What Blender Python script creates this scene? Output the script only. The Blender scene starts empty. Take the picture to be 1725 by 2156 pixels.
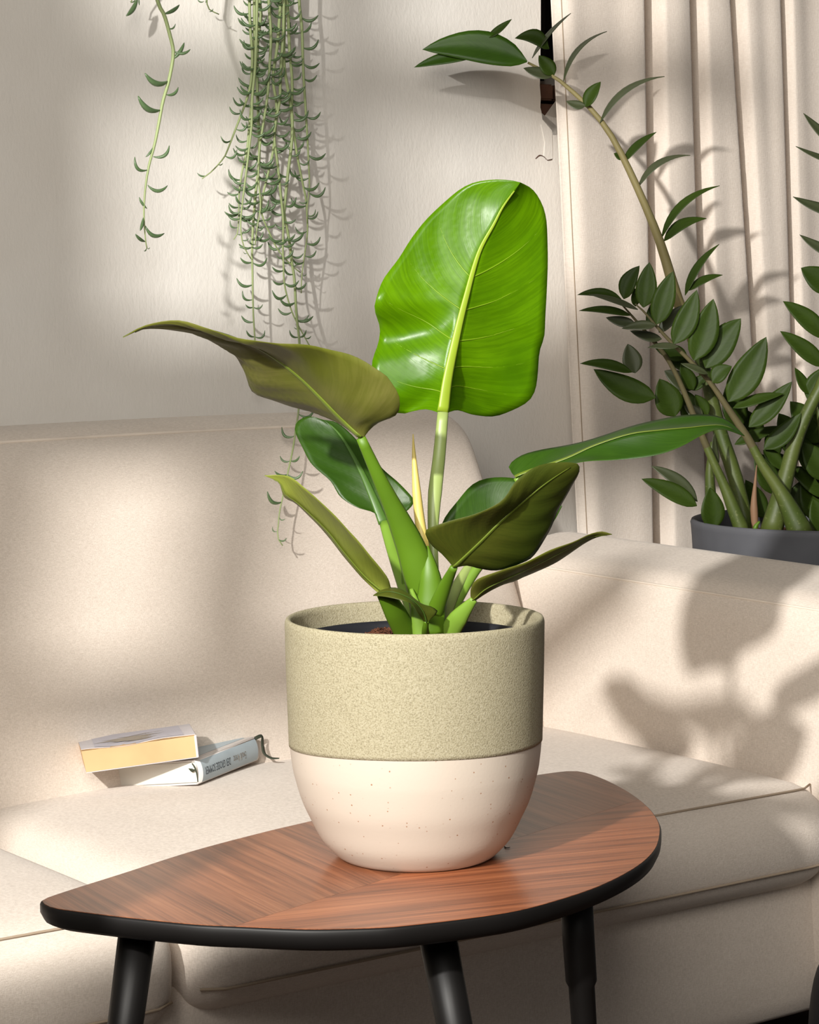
import bpy, bmesh, math, random
from mathutils import Vector as V, Matrix, noise
random.seed(7)
scn = bpy.context.scene
COL = scn.collection
rad = math.radians

# ------------------------------------------------------------------ camera
F_PX, CAM_H, PITCH, ROLL = 5000.0, 1.10, rad(5.2), rad(0.5)
_R0, FW, _U0 = V((1, 0, 0)), V((0, math.cos(PITCH), -math.sin(PITCH))), V((0, math.sin(PITCH), math.cos(PITCH)))
RT = _R0 * math.cos(ROLL) - _U0 * math.sin(ROLL)
UP = _U0 * math.cos(ROLL) + _R0 * math.sin(ROLL)
CAM = V((0, 0, CAM_H))
cd = bpy.data.cameras.new('camera'); cam = bpy.data.objects.new('camera', cd); COL.objects.link(cam)
cd.sensor_fit = 'HORIZONTAL'; cd.sensor_width = 36; cd.lens = 36 * F_PX / 1725
cd.clip_start = 0.05; cd.clip_end = 50
m3 = Matrix((RT, UP, -FW)).transposed()
cam.matrix_world = Matrix.Translation(CAM) @ m3.to_4x4()
scn.camera = cam

# ------------------------------------------------------------------ light and exposure
scn.view_settings.view_transform = 'Standard'
scn.view_settings.look = 'None'
scn.view_settings.gamma = 1
scn.view_settings.use_curve_mapping = False
scn.view_settings.exposure = -0.43
w = bpy.data.worlds.new('world'); scn.world = w; w.use_nodes = True
w.node_tree.nodes['Background'].inputs[0].default_value = (1.0, 0.97, 0.935, 1)
w.node_tree.nodes['Background'].inputs[1].default_value = 0.13
LAMP = V((-1.7, -1.17, 2.7))
ld = bpy.data.lights.new('studio_spot', 'SPOT'); lo = bpy.data.objects.new('studio_spot', ld); COL.objects.link(lo)
ld.energy = 2000; ld.color = (1.0, 0.975, 0.93); ld.shadow_soft_size = 0.07; ld.spot_size = rad(54); ld.spot_blend = 1.0
lo.location = LAMP
lo.rotation_euler = (V((-0.30, 3.70, 1.00)) - LAMP).to_track_quat('-Z', 'Y').to_euler()
# big unseen fill lamp added beside the camera
sd_ = bpy.data.lights.new('softbox_fill', 'AREA'); sb = bpy.data.objects.new('softbox_fill', sd_); COL.objects.link(sb)
sd_.shape = 'SQUARE'; sd_.size = 1.3; sd_.energy = 105; sd_.color = (1.0, 0.955, 0.88)
sb.location = (-0.35, 0.15, 2.05)
sb.rotation_euler = (V((0.0, 3.2, 0.8)) - V(sb.location)).to_track_quat('-Z', 'Y').to_euler()

# ------------------------------------------------------------------ frames of reference
def ray(x, y): return FW + RT * ((x - 862.5) / F_PX) - UP * ((y - 1078) / F_PX)
def P(x, y, Y): d = ray(x, y); return CAM + d * (Y / d.y)
def PZ(x, y, z): d = ray(x, y); return CAM + d * ((z - CAM_H) / d.z)
def PN(x, y, o, n): d = ray(x, y); return CAM + d * ((o - CAM).dot(n) / d.dot(n))
def pix(q): v = q - CAM; k = F_PX / v.dot(FW); return 862.5 + v.dot(RT) * k, 1078 - v.dot(UP) * k
YAW = rad(54)
EL = V((math.sin(YAW), math.cos(YAW), 0)); ED = V((math.cos(YAW), -math.sin(YAW), 0)); CO = V((.20, 3.73, 0))
def RP(a, b, z): return CO + EL * a + ED * b + V((0, 0, z))
def AB(q): v = q - CO; return (v.dot(EL), v.dot(ED), q.z)
WALL_B = -.40

# ------------------------------------------------------------------ materials
def srgb(r, g, b):
    f = lambda c: (c / 255 / 12.92) if c / 255 <= .04045 else ((c / 255 + .055) / 1.055) ** 2.4
    return (f(r), f(g), f(b), 1)
class Mat:
    def __init__(s, name, col, rough=.6, spec=.5):
        s.m = bpy.data.materials.new(name); s.m.use_nodes = True
        s.n = s.m.node_tree.nodes; s.l = s.m.node_tree.links
        s.b = s.n['Principled BSDF']; s.b.inputs['Base Color'].default_value = col
        s.b.inputs['Roughness'].default_value = rough
        s.b.inputs['Specular IOR Level'].default_value = spec
        s.h = None
    def node(s, t, **kw):
        n = s.n.new(t)
        for k, v in kw.items():
            if k in n.inputs: n.inputs[k].default_value = v
            else: setattr(n, k, v)
        return n
    def coord(s, kind='Object', scale=(1, 1, 1), rot=(0, 0, 0)):
        tc = s.n.new('ShaderNodeTexCoord'); mp = s.n.new('ShaderNodeMapping')
        mp.inputs['Scale'].default_value = scale; mp.inputs['Rotation'].default_value = rot
        s.l.new(tc.outputs[kind], mp.inputs['Vector']); return mp.outputs[0]
    def noise(s, vec, scale, detail=3, rough=.5):
        n = s.node('ShaderNodeTexNoise', Scale=scale, Detail=detail, Roughness=rough)
        s.l.new(vec, n.inputs['Vector']); return n.outputs['Fac']
    def ramp(s, fac, stops, interp='LINEAR'):
        r = s.n.new('ShaderNodeValToRGB'); r.color_ramp.interpolation = interp
        e = r.color_ramp.elements
        while len(e) < len(stops): e.new(.5)
        for i, (p, c) in enumerate(stops): e[i].position = p; e[i].color = c
        s.l.new(fac, r.inputs[0]); return r.outputs[0]
    def mix(s, fac, a, b, mode='MIX'):
        n = s.n.new('ShaderNodeMix'); n.data_type = 'RGBA'; n.blend_type = mode
        for v, i in ((fac, 0), (a, 6), (b, 7)):
            if hasattr(v, 'is_linked') or hasattr(v, 'links'): s.l.new(v, n.inputs[i])
            else: n.inputs[i].default_value = v
        return n.outputs[2]
    def math(s, op, a, b=0.0):
        n = s.n.new('ShaderNodeMath'); n.operation = op
        for v, i in ((a, 0), (b, 1)):
            if isinstance(v, (int, float)): n.inputs[i].default_value = v
            else: s.l.new(v, n.inputs[i])
        return n.outputs[0]
    def color(s, out): s.l.new(out, s.b.inputs['Base Color'])
    def bump(s, fac, strength=.3, dist=.001):
        n = s.node('ShaderNodeBump', Strength=strength, Distance=dist); s.l.new(fac, n.inputs['Height'])
        if s.h: s.l.new(s.h, n.inputs['Normal'])
        s.h = n.outputs[0]; s.l.new(s.h, s.b.inputs['Normal'])

def m_plaster():
    M = Mat('plaster', srgb(226, 221, 214), .85, .2); c = M.coord()
    c2 = M.coord(scale=(1, 1, .45))
    M.bump(M.noise(c2, 190, 4, .6), .32, .0022); M.bump(M.noise(c, 22, 3), .25, .004)
    M.color(M.ramp(M.noise(c, 5, 3), [(.3, srgb(222, 216, 208)), (.7, srgb(229, 224, 217))])); return M.m
def m_linen(name, c1, c2, sc=1.0):
    M = Mat(name, c1, .92, .15)
    M.b.inputs['Sheen Weight'].default_value = .15
    a = M.coord(scale=(1500 * sc, 1500 * sc, 170 * sc)); b = M.coord(scale=(190 * sc, 190 * sc, 1500 * sc))
    n1 = M.noise(a, 1, 2); n2 = M.noise(b, 1, 2)
    s = M.math('ADD', n1, n2)
    M.bump(s, .5, .0008)
    tw = M.noise(M.coord(scale=(1, 1, 1)), 9, 3)
    fine = M.ramp(M.math('MULTIPLY', s, .5), [(.36, c2), (.62, c1)])
    big = M.ramp(tw, [(.3, (.95, .945, .94, 1)), (.7, (1, 1, 1, 1))])
    M.color(M.mix(1.0, fine, big, 'MULTIPLY')); return M.m
def m_plain(name, col, rough=.6, spec=.5, bump=0, bscale=200, var=0):
    M = Mat(name, col, rough, spec); c = M.coord()
    if bump: M.bump(M.noise(c, bscale, 3), bump, .001)
    n = M.noise(c, 14, 3)
    d = tuple(x * (.86 - var) for x in col[:3]) + (1,); e = tuple(min(1, x * (1.08 + var)) for x in col[:3]) + (1,)
    M.color(M.ramp(n, [(.25, d), (.75, e)])); return M.m
def m_glaze():
    M = Mat('sage_glaze', srgb(196, 190, 158), .75, .25); c = M.coord()
    g = M.noise(c, 620, 3, .6); d = M.noise(c, 800, 2)
    base = M.ramp(g, [(.30, srgb(126, 118, 94)), (.5, srgb(156, 148, 122)), (.7, srgb(168, 161, 138))])
    speck = M.ramp(d, [(.28, (1, 1, 1, 1)), (.33, (0, 0, 0, 1))])
    M.color(M.mix(speck, base, srgb(122, 108, 76)))
    M.bump(g, .5, .0014); return M.m
def m_speckle():
    M = Mat('speckled_cream', srgb(192, 180, 166), .5, .35); c = M.coord()
    v = M.node('ShaderNodeTexVoronoi', Scale=150.0); M.l.new(c, v.inputs['Vector'])
    dots = M.ramp(v.outputs['Distance'], [(.10, (1, 1, 1, 1)), (.16, (0, 0, 0, 1))])
    pick = M.ramp(M.noise(c, 80, 2), [(.5, (0, 0, 0, 1)), (.58, (1, 1, 1, 1))])
    f = M.mix(1.0, dots, pick, 'MULTIPLY')
    M.color(M.mix(f, srgb(192, 180, 166), srgb(150, 112, 84)))
    M.bump(M.noise(c, 300, 2), .12, .0006); return M.m
def m_walnut(name, ang, warm):
    M = Mat(name, srgb(150, 96, 66), .30, .5)
    c = M.coord(rot=(0, 0, ang))
    mp = M.n.new('ShaderNodeMapping'); mp.inputs['Scale'].default_value = (2.2, 42, 1); M.l.new(c, mp.inputs['Vector'])
    w1 = M.noise(mp.outputs[0], 1.6, 5, .62)
    mp2 = M.n.new('ShaderNodeMapping'); mp2.inputs['Scale'].default_value = (5, 330, 1); M.l.new(c, mp2.inputs['Vector'])
    w2 = M.noise(mp2.outputs[0], 1.0, 3, .6)
    mp3 = M.n.new('ShaderNodeMapping'); mp3.inputs['Scale'].default_value = (1.6, 7, 1); M.l.new(c, mp3.inputs['Vector'])
    w3 = M.noise(mp3.outputs[0], 1.5, 2)
    s = M.math('ADD', M.math('MULTIPLY', w1, .55), M.math('MULTIPLY', w2, .45))
    k = lambda r, g, b: srgb(min(255, r * warm), g * (.5 + warm / 2), b)
    col = M.ramp(s, [(.30, k(78, 42, 26)), (.45, k(132, 78, 50)), (.55, k(160, 98, 64)), (.70, k(186, 124, 84))])
    sh = M.ramp(w3, [(.35, (.80, .76, .74, 1)), (.65, (1.05, 1.0, .97, 1))])
    M.color(M.mix(1.0, col, sh, 'MULTIPLY'))
    M.bump(w2, .06, .0004)
    M.b.inputs['Coat Weight'].default_value = .25; M.b.inputs['Coat Roughness'].default_value = .18
    return M.m
def m_leaf(name, c1, c2, rib, rough=.3, trans=.35, tcol=None, coat=.0, nv=60, veinamt=.5, spec=.5):
    """upper or lower skin of a leaf; UV: x along the midrib, y from -1 to 1 across"""
    M = Mat(name, c1, rough, spec)
    uv = M.n.new('ShaderNodeUVMap'); uv.uv_map = 'UVMap'
    sp = M.n.new('ShaderNodeSeparateXYZ'); M.l.new(uv.outputs[0], sp.inputs[0])
    u, v = sp.outputs[0], sp.outputs[1]
    av = M.math('ABSOLUTE', M.math('SUBTRACT', v, .5))
    cb = M.n.new('ShaderNodeCombineXYZ')
    M.l.new(M.math('SUBTRACT', M.math('MULTIPLY', u, nv), M.math('MULTIPLY', av, nv * .56)), cb.inputs[0])
    M.l.new(M.math('MULTIPLY', v, 3), cb.inputs[1])
    lines = M.noise(cb.outputs[0], 1.0, 4, .7)
    patch = M.noise(M.coord(), 14, 3)
    base = M.mix(M.ramp(patch, [(.3, (0, 0, 0, 1)), (.7, (1, 1, 1, 1))]), c1, c2)
    dk = tuple(x * .72 for x in c1[:3]) + (1,)
    base = M.mix(M.math('MULTIPLY', M.ramp(lines, [(.42, (1, 1, 1, 1)), (.56, (0, 0, 0, 1))]), veinamt), base, dk)
    M.color(base)
    M.bump(lines, .12, .0012)
    M.b.inputs['Coat Weight'].default_value = coat; M.b.inputs['Coat Roughness'].default_value = .12
    if trans:
        t = M.n.new('ShaderNodeBsdfTranslucent'); t.inputs[0].default_value = tcol or c2
        mx = M.n.new('ShaderNodeMixShader'); mx.inputs[0].default_value = trans
        out = M.n['Material Output']
        M.l.new(M.b.outputs[0], mx.inputs[1]); M.l.new(t.outputs[0], mx.inputs[2]); M.l.new(mx.outputs[0], out.inputs[0])
    return M.m
def m_soil():
    M = Mat('soil', srgb(70, 45, 32), .95, .1); c = M.coord()
    n = M.noise(c, 160, 4, .7)
    M.color(M.ramp(n, [(.3, srgb(30, 18, 14)), (.55, srgb(95, 60, 44)), (.8, srgb(150, 104, 78))])); M.bump(n, 1, .004); return M.m
def m_stalk():
    M = Mat('stalk_green', srgb(90, 105, 45), .5, .4); c = M.coord()
    n = M.noise(c, 160, 3, .6); n2 = M.noise(c, 9, 2)
    a = M.ramp(n2, [(.3, srgb(54, 70, 22)), (.7, srgb(82, 92, 40))])
    M.color(M.mix(M.ramp(n, [(.60, (0, 0, 0, 1)), (.72, (1, 1, 1, 1))]), a, srgb(98, 106, 60))); M.bump(n, .15, .001); return M.m

PLASTER = m_plaster()
LINEN = m_linen('sofa_linen', srgb(226, 214, 202), srgb(203, 190, 177))
CURT = m_linen('curtain_linen', srgb(234, 222, 210), srgb(222, 209, 196), .7)
SEAM_L = m_plain('seam_highlight', srgb(224, 211, 197), .9, .1)  # paler tone stands in for the highlight along arm and back seams
SEAM = m_plain('seam_thread', srgb(168, 150, 130), .9, .1)
FLOOR = m_plain('dark_floor', srgb(58, 42, 32), .5, .4)
BRICK = m_plain('brown_brick', srgb(92, 66, 54), .9, .1, .6, 160, .1)
BLACKP = m_plain('black_paint', srgb(17, 15, 14), .5, .3)
BLACKM = m_plain('black_plastic', srgb(30, 31, 36), .5, .4)
DARKV = m_plain('dark_void', srgb(14, 12, 11), .8, .1)
GREYPOT = m_plain('grey_pot', srgb(88, 89, 94), .65, .3, .05, 90)
WHITE = m_plain('white_paint', srgb(225, 222, 215), .6, .3)
ANG_F, ANG_B = -20, 61
GLAZE, SPECK, SOIL, STALK = m_glaze(), m_speckle(), m_soil(), m_stalk()
WAL_A, WAL_B = m_walnut('walnut_front', rad(ANG_F), 1.0), m_walnut('walnut_back', rad(ANG_B), .92)
LIME_U = m_leaf('lime_leaf_upper', srgb(66, 106, 2), srgb(90, 132, 4), None, .27, .2, srgb(120, 180, 4), .0, 70, .4, .13)
LIME_L = m_leaf('lime_leaf_lower', srgb(112, 150, 40), srgb(128, 165, 50), None, .4, .28, srgb(140, 200, 20), 0, 60, .3)
DARK_U = m_leaf('dark_leaf_upper', srgb(38, 66, 12), srgb(50, 80, 16), None, .40, .12, srgb(90, 150, 20), .0, 60, .3, .3)
OLIVE_L = m_leaf('olive_leaf_lower', srgb(98, 104, 30), srgb(110, 108, 52), None, .45, .22, srgb(130, 170, 20), 0, 50, .35, .3)
OLIVD_L = m_leaf('dark_olive_leaf_lower', srgb(62, 74, 14), srgb(76, 80, 20), None, .46, .12, srgb(90, 130, 15), 0, 50, .35)
NARROW = m_leaf('yellow_green_leaf', srgb(112, 122, 40), srgb(126, 134, 52), None, .45, .15, srgb(150, 180, 30), 0, 50, .35)
RIB_L = m_plain('rib_lime', srgb(134, 156, 40), .4, .4)
RIB_D = m_plain('rib_green', srgb(66, 98, 36), .4, .4)
VEIN_L = m_plain('vein_lime', srgb(104, 136, 22), .4, .3)
RIB_O = m_plain('rib_olive', srgb(98, 114, 36), .4, .4)
PET_P = m_plain('petiole_pale', srgb(138, 154, 88), .4, .4)
PET_G = m_plain('petiole_green', srgb(80, 112, 22), .45, .3)
PET_M = m_plain('petiole_mid', srgb(106, 138, 46), .45, .3)
SPEARM = m_plain('spear_yellow', srgb(196, 176, 96), .45, .4)
ZZ_U = m_leaf('zz_leaf_upper', srgb(40, 56, 13), srgb(50, 68, 18), None, .48, .05, srgb(70, 110, 20), .0, 26, .3, .14)
ZZ_L = m_leaf('zz_leaf_lower', srgb(58, 66, 40), srgb(68, 74, 46), None, .5, .06, srgb(80, 110, 40), 0, 26, .3)
ZZ_B = m_leaf('zz_leaf_bright', srgb(50, 82, 12), srgb(62, 96, 18), None, .45, .12, srgb(100, 150, 30), .0, 40, .35, .3)
ZZ_S = m_plain('zz_stem_tan', srgb(124, 114, 74), .6, .3)
BARK = m_plain('zz_stem_grey', srgb(84, 78, 52), .7, .2, .4, 120, .1)
BROWN = m_plain('brown_spear', srgb(128, 98, 74), .6, .3)
BAN = m_plain('bead_leaf', srgb(88, 112, 74), .35, .5)
VINE = m_plain('vine_stem', srgb(150, 164, 112), .5, .4)
PAPER_Y = m_plain('aged_paper', srgb(206, 172, 128), .9, .1)
PAPER_W = m_plain('white_paper', srgb(214, 210, 200), .9, .1)
COVER_L = m_plain('lavender_cover', srgb(206, 200, 202), .5, .3)
COVER_G = m_plain('cover_panel', srgb(190, 186, 194), .5, .3)
JACKET = m_plain('jacket_grey', srgb(214, 208, 204), .5, .3)
JACKET_B = m_plain('jacket_blue', srgb(176, 190, 198), .5, .3)
INK = m_plain('ink', srgb(62, 66, 72), .7, .2)
INK_F = m_plain('faded_ink', srgb(142, 132, 120), .8, .2)
RIBBON = m_plain('ribbon', srgb(58, 62, 50), .7, .2)

# ------------------------------------------------------------------ builders
def link(name, me, mat=None, parent=None):
    o = bpy.data.objects.new(name, me); COL.objects.link(o)
    if mat:
        for m in (mat if isinstance(mat, (list, tuple)) else [mat]): me.materials.append(m)
    if parent: o.parent = parent
    return o
def mesh(name, verts, faces, mat=None, parent=None, smooth=True, mi=None, uv=None):
    me = bpy.data.meshes.new(name); me.from_pydata([tuple(v) for v in verts], [], faces); me.update()
    o = link(name, me, mat, parent)
    if smooth: me.polygons.foreach_set('use_smooth', [True] * len(me.polygons))
    if mi: me.polygons.foreach_set('material_index', mi)
    if uv:
        l = me.uv_layers.new(name='UVMap')
        for lp in me.loops: l.data[lp.index].uv = uv[lp.vertex_index]
    return o
def tag(o, label, cat, group=None):
    o['label'] = label; o['category'] = cat
    if group: o['group'] = group
    return o
def struct(o, label=None):
    o['kind'] = 'structure'
    if label: o['label'] = label
    return o
def empty(name, loc=(0, 0, 0)):
    o = bpy.data.objects.new(name, None); COL.objects.link(o); o.empty_display_size = .05
    return o
def cat(pts, n):
    """resample a Catmull-Rom curve through pts (any Vector size) at n+1 arc-length points"""
    pts = [V(p) for p in pts]
    if len(pts) == 2: dense = [pts[0].lerp(pts[1], i / 20) for i in range(21)]
    else:
        q = [pts[0] * 2 - pts[1]] + pts + [pts[-1] * 2 - pts[-2]]; dense = []
        for i in range(1, len(q) - 2):
            for k in range(12):
                t = k / 12; a, b, c, d = q[i - 1], q[i], q[i + 1], q[i + 2]
                dense.append(.5 * ((2 * b) + (c - a) * t + (2 * a - 5 * b + 4 * c - d) * t * t + (3 * b - a - 3 * c + d) * t ** 3))
        dense.append(pts[-1])
    L = [0.0]
    for i in range(1, len(dense)): L.append(L[-1] + (dense[i] - dense[i - 1]).length)
    out = []; j = 0
    for i in range(n + 1):
        s = L[-1] * i / n
        while j < len(L) - 2 and L[j + 1] < s: j += 1
        d = L[j + 1] - L[j]; out.append(dense[j].lerp(dense[j + 1], 0 if d == 0 else min(1, (s - L[j]) / d)))
    return out
def tube_data(pts, radii, seg=8, flat=1.0, flatdir=None):
    """verts, faces of a capped tube; flat<1 squeezes it along flatdir"""
    n = len(pts); vs = []; fs = []
    up = V((0, 0, 1)) if abs((pts[1] - pts[0]).normalized().z) < .9 else V((0, 1, 0))
    for i, p in enumerate(pts):
        t = (pts[min(i + 1, n - 1)] - pts[max(i - 1, 0)]).normalized()
        if flatdir is not None: a = (flatdir - t * flatdir.dot(t)).normalized()
        else: a = (up - t * up.dot(t)).normalized(); up = a
        b = t.cross(a).normalized(); r = radii[i]
        for k in range(seg):
            an = 2 * math.pi * k / seg; vs.append(p + a * (math.cos(an) * r * flat) + b * (math.sin(an) * r))
    for i in range(n - 1):
        for k in range(seg):
            k2 = (k + 1) % seg; fs.append((i * seg + k, i * seg + k2, (i + 1) * seg + k2, (i + 1) * seg + k))
    vs.append(pts[0]); vs.append(pts[-1]); c0, c1 = len(vs) - 2, len(vs) - 1
    for k in range(seg):
        k2 = (k + 1) % seg; fs.append((c0, k2, k)); fs.append((c1, (n - 1) * seg + k, (n - 1) * seg + k2))
    return vs, fs
def lerp_list(r, n):
    out = []
    for i in range(n + 1):
        t = i / n * (len(r) - 1); j = min(int(t), len(r) - 2); out.append(r[j] + (r[j + 1] - r[j]) * (t - j))
    return out
def tube(name, pts, radii, mat, parent=None, n=16, seg=8, flat=1.0, flatdir=None):
    p = cat(pts, n); return mesh(name, *tube_data(p, lerp_list(radii, n), seg, flat, flatdir), mat, parent)
def lathe(name, prof, mat, parent=None, seg=96, centre=(0, 0, 0), smooth=True):
    vs = []; fs = []; n = len(prof)
    for r, z in prof:
        for k in range(seg):
            a = 2 * math.pi * k / seg; vs.append((centre[0] + r * math.cos(a), centre[1] + r * math.sin(a), centre[2] + z))
    for i in range(n - 1):
        for k in range(seg):
            k2 = (k + 1) % seg; fs.append((i * seg + k, i * seg + k2, (i + 1) * seg + k2, (i + 1) * seg + k))
    if prof[0][0] < 1e-3 or prof[-1][0] < 1e-3: pass
    return mesh(name, vs, fs, mat, parent, smooth)
def box(name, lo_, hi, mat, parent=None, frame=None, bevel=0):
    vs = [(x, y, z) for x in (lo_[0], hi[0]) for y in (lo_[1], hi[1]) for z in (lo_[2], hi[2])]
    if frame: vs = [frame(*v) for v in vs]
    fs = [(0, 1, 3, 2), (4, 6, 7, 5), (0, 4, 5, 1), (2, 3, 7, 6), (0, 2, 6, 4), (1, 5, 7, 3)]
    o = mesh(name, vs, fs, mat, parent, False)
    bm = bmesh.new(); bm.from_mesh(o.data); bmesh.ops.recalc_face_normals(bm, faces=bm.faces)
    if bevel: bmesh.ops.bevel(bm, geom=bm.edges[:], offset=bevel, segments=2, affect='EDGES')
    bm.to_mesh(o.data); bm.free(); return o
def rbox_pts(lo_, hi, r, n=(14, 14, 8)):
    """rounded box grid in local a,b,z; returns verts, faces"""
    bm = bmesh.new(); bmesh.ops.create_cube(bm, size=2)
    bm.free()
    vs = {}; verts = []; faces = []
    c = [(lo_[i] + hi[i]) / 2 for i in range(3)]; h = [(hi[i] - lo_[i]) / 2 for i in range(3)]
    def samp(i, k):       # denser towards the ends so that the rounding is smooth
        m = n[i]; t = k / m * 2 - 1
        return math.sin(t * math.pi / 2 * .999) * h[i] if True else t * h[i]
    def vert(p):
        key = tuple(round(x, 6) for x in p)
        if key in vs: return vs[key]
        q = []; core = [max(-(h[i] - r), min(h[i] - r, p[i])) for i in range(3)]
        d = V([p[i] - core[i] for i in range(3)])
        if d.length > 1e-9: d = d.normalized() * r
        q = V([c[i] + core[i] + d[i] for i in range(3)])
        vs[key] = len(verts); verts.append(q); return vs[key]
    for ax in range(3):
        u, w_ = [(1, 2), (2, 0), (0, 1)][ax]
        for sgn in (-1, 1):
            for i in range(n[u]):
                for j in range(n[w_]):
                    quad = []
                    for (a, b) in ((i, j), (i + 1, j), (i + 1, j + 1), (i, j + 1)):
                        p = [0, 0, 0]; p[ax] = sgn * h[ax]; p[u] = samp(u, a); p[w_] = samp(w_, b); quad.append(vert(p))
                    faces.append(quad if sgn > 0 else quad[::-1])
    return verts, faces, c, h
def soft(name, lo_, hi, r, fn, mat, parent=None, n=(20, 16, 10), frame=RP):
    """upholstered body: rounded box in sofa axes, warped by fn(a, b, z, ua, ub, uz)"""
    vs, fs, c, h = rbox_pts(lo_, hi, r, n)
    out = []
    for v in vs:
        ua, ub, uz = [(v[i] - c[i]) / h[i] for i in range(3)]
        out.append(frame(*fn(v[0], v[1], v[2], ua, ub, uz)))
    o = mesh(name, out, fs, mat, parent)
    bm = bmesh.new(); bm.from_mesh(o.data); bmesh.ops.recalc_face_normals(bm, faces=bm.faces); bm.to_mesh(o.data); bm.free()
    return o

def leaf(name, mid, la, lb, mats, parent, flip=False, nu=30, nv=7, cup=0.0, corr=0.0, ncorr=7, thick=.0009, rib=None, ribr=(.004, .001), ribside=1, ribend=.97, veins=None):
    """leaf lofted from midrib and two edges (lists of 3D points from base to tip); two skins with a closed rim"""
    M_, A_, B_ = cat(mid, nu), cat(la, nu), cat(lb, nu)
    sg = -1 if flip else 1
    rows = []; nrm = []
    for i in range(nu + 1):
        t = (M_[min(i + 1, nu)] - M_[max(i - 1, 0)]).normalized()
        wv = B_[i] - A_[i]
        N = wv.cross(t) * sg
        N = N.normalized() if N.length > 1e-9 else (nrm[-1] if nrm else V((0, -1, 0)))
        nrm.append(N)
        row = []
        for k in range(-nv, nv + 1):
            s = abs(k) / nv; E = A_[i] if k < 0 else B_[i]; d = E - M_[i]
            ns = (d.cross(t) if k > 0 else t.cross(d)) * sg
            ns = ns.normalized() if ns.length > 1e-7 else N
            u = i / nu
            off = cup * d.length * 4 * s * (1 - s) + corr * min(1, d.length / .05) * math.sin(2 * math.pi * (ncorr * u - ncorr * .32 * s)) * s * (1.15 - s) * math.sin(math.pi * min(1, u * 1.05)) ** .5
            row.append(M_[i] + d * s + ns * off)
        rows.append(row)
    W = 2 * nv + 1; vs = []; uv = []; fs = []; mi = []
    for sgn in (1, -1):
        for i in range(nu + 1):
            for k in range(W):
                edge = 1 if 0 < k < W - 1 else .25
                vs.append(rows[i][k] + nrm[i] * (sgn * thick / 2 * edge)); uv.append((i / nu, k / (W - 1)))
    o2 = (nu + 1) * W
    for i in range(nu):
        for k in range(W - 1):
            a, b, c, d = i * W + k, i * W + k + 1, (i + 1) * W + k + 1, (i + 1) * W + k
            q = (a, b, c, d); q2 = (d + o2, c + o2, b + o2, a + o2)
            if not flip: q, q2 = q, q2
            else: q, q2 = q[::-1], q2[::-1]
            fs.append(q); mi.append(0); fs.append(q2); mi.append(1)
        for k in (0, W - 1):
            a, d = i * W + k, (i + 1) * W + k
            q = (a, d, d + o2, a + o2); fs.append(q if (k == 0) != flip else q[::-1]); mi.append(1)
    o = mesh(name, vs, fs, mats, parent, True, mi, uv)
    if rib:
        m = int(nu * ribend); pts = [rows[i][nv] + nrm[i] * (ribside * thick) for i in range(m + 1)]
        rr = [ribr[0] + (ribr[1] - ribr[0]) * (i / m) ** .8 for i in range(m + 1)]
        vs2 = []; 
        v2, f2 = tube_data(pts, rr, 10, .30, nrm[nu // 2])
        mesh('midrib', v2, f2, rib, o)
    if veins:                                            # raised side veins curving from the midrib towards the edge
        for u0 in veins:
            for sd in (-1, 1):
                vp = []
                for j in range(15):
                    s_ = j / 14 * .86; fi = min(nu - .01, (u0 + (.26 if sd < 0 else .34) * s_ - .06 * s_ * s_) * nu); i0 = int(fi); ft = fi - i0
                    fk = nv + sd * s_ * nv; k0 = min(W - 2, int(fk)); kt = fk - k0
                    q_ = rows[i0][k0].lerp(rows[i0][k0 + 1], kt).lerp(rows[i0 + 1][k0].lerp(rows[i0 + 1][k0 + 1], kt), ft)
                    vp.append(q_ + nrm[i0] * (ribside * thick * .45))
                mesh('vein', *tube_data(vp, [.0009 * (1 - j / 14) + .00012 for j in range(15)], 5, .5, nrm[nu // 2]), VEIN_L, o)
    return o
def pts(l, Y): return [P(q[0], q[1], Y + (q[2] if len(q) > 2 else 0)) for q in l]

# ================================================================== THE ROOM
# floor
fl = mesh('floor', [RP(-6, -1.0, 0), RP(3, -1.0, 0), RP(3, 5, 0), RP(-6, 5, 0), RP(-6, -1, -.05), RP(3, -1, -.05), RP(3, 5, -.05), RP(-6, 5, -.05)],
          [(0, 1, 2, 3), (7, 6, 5, 4), (0, 4, 5, 1), (1, 5, 6, 2), (2, 6, 7, 3), (3, 7, 4, 0)], FLOOR, None, False)
struct(fl)
# back wall: plaster sheet with a ragged edge where the window opening begins
WO = RP(0, WALL_B, 0)
def wallpt(x, y): a, b, z = AB(PN(x, y, WO, ED)); return a, z
edge = [wallpt(*q) for q in [(1139, -60), (1139, 60), (1138, 130), (1137, 180), (1139, 205), (1138, 226), (1141, 238), (1142, 251), (1150, 259), (1158, 266), (1162, 274), (1164, 284)]]
outline = [(-6, 0), (2.6, 0), (2.6, 3.1), (1.9, 3.1), (1.9, edge[-1][1])] + edge[::-1] + [(edge[0][0], 3.1), (-6, 3.1)]
bm = bmesh.new()
f0 = bm.faces.new([bm.verts.new(RP(a, WALL_B, z)) for a, z in outline])
bmesh.ops.triangulate(bm, faces=[f0])
ex = bmesh.ops.extrude_face_region(bm, geom=bm.faces[:])
bmesh.ops.translate(bm, vec=ED * -.10, verts=[v for v in ex['geom'] if isinstance(v, bmesh.types.BMVert)])
bmesh.ops.recalc_face_normals(bm, faces=bm.faces)
me = bpy.data.meshes.new('wall_back'); bm.to_mesh(me); bm.free()
wall = struct(link('wall_back', me, PLASTER))
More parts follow.
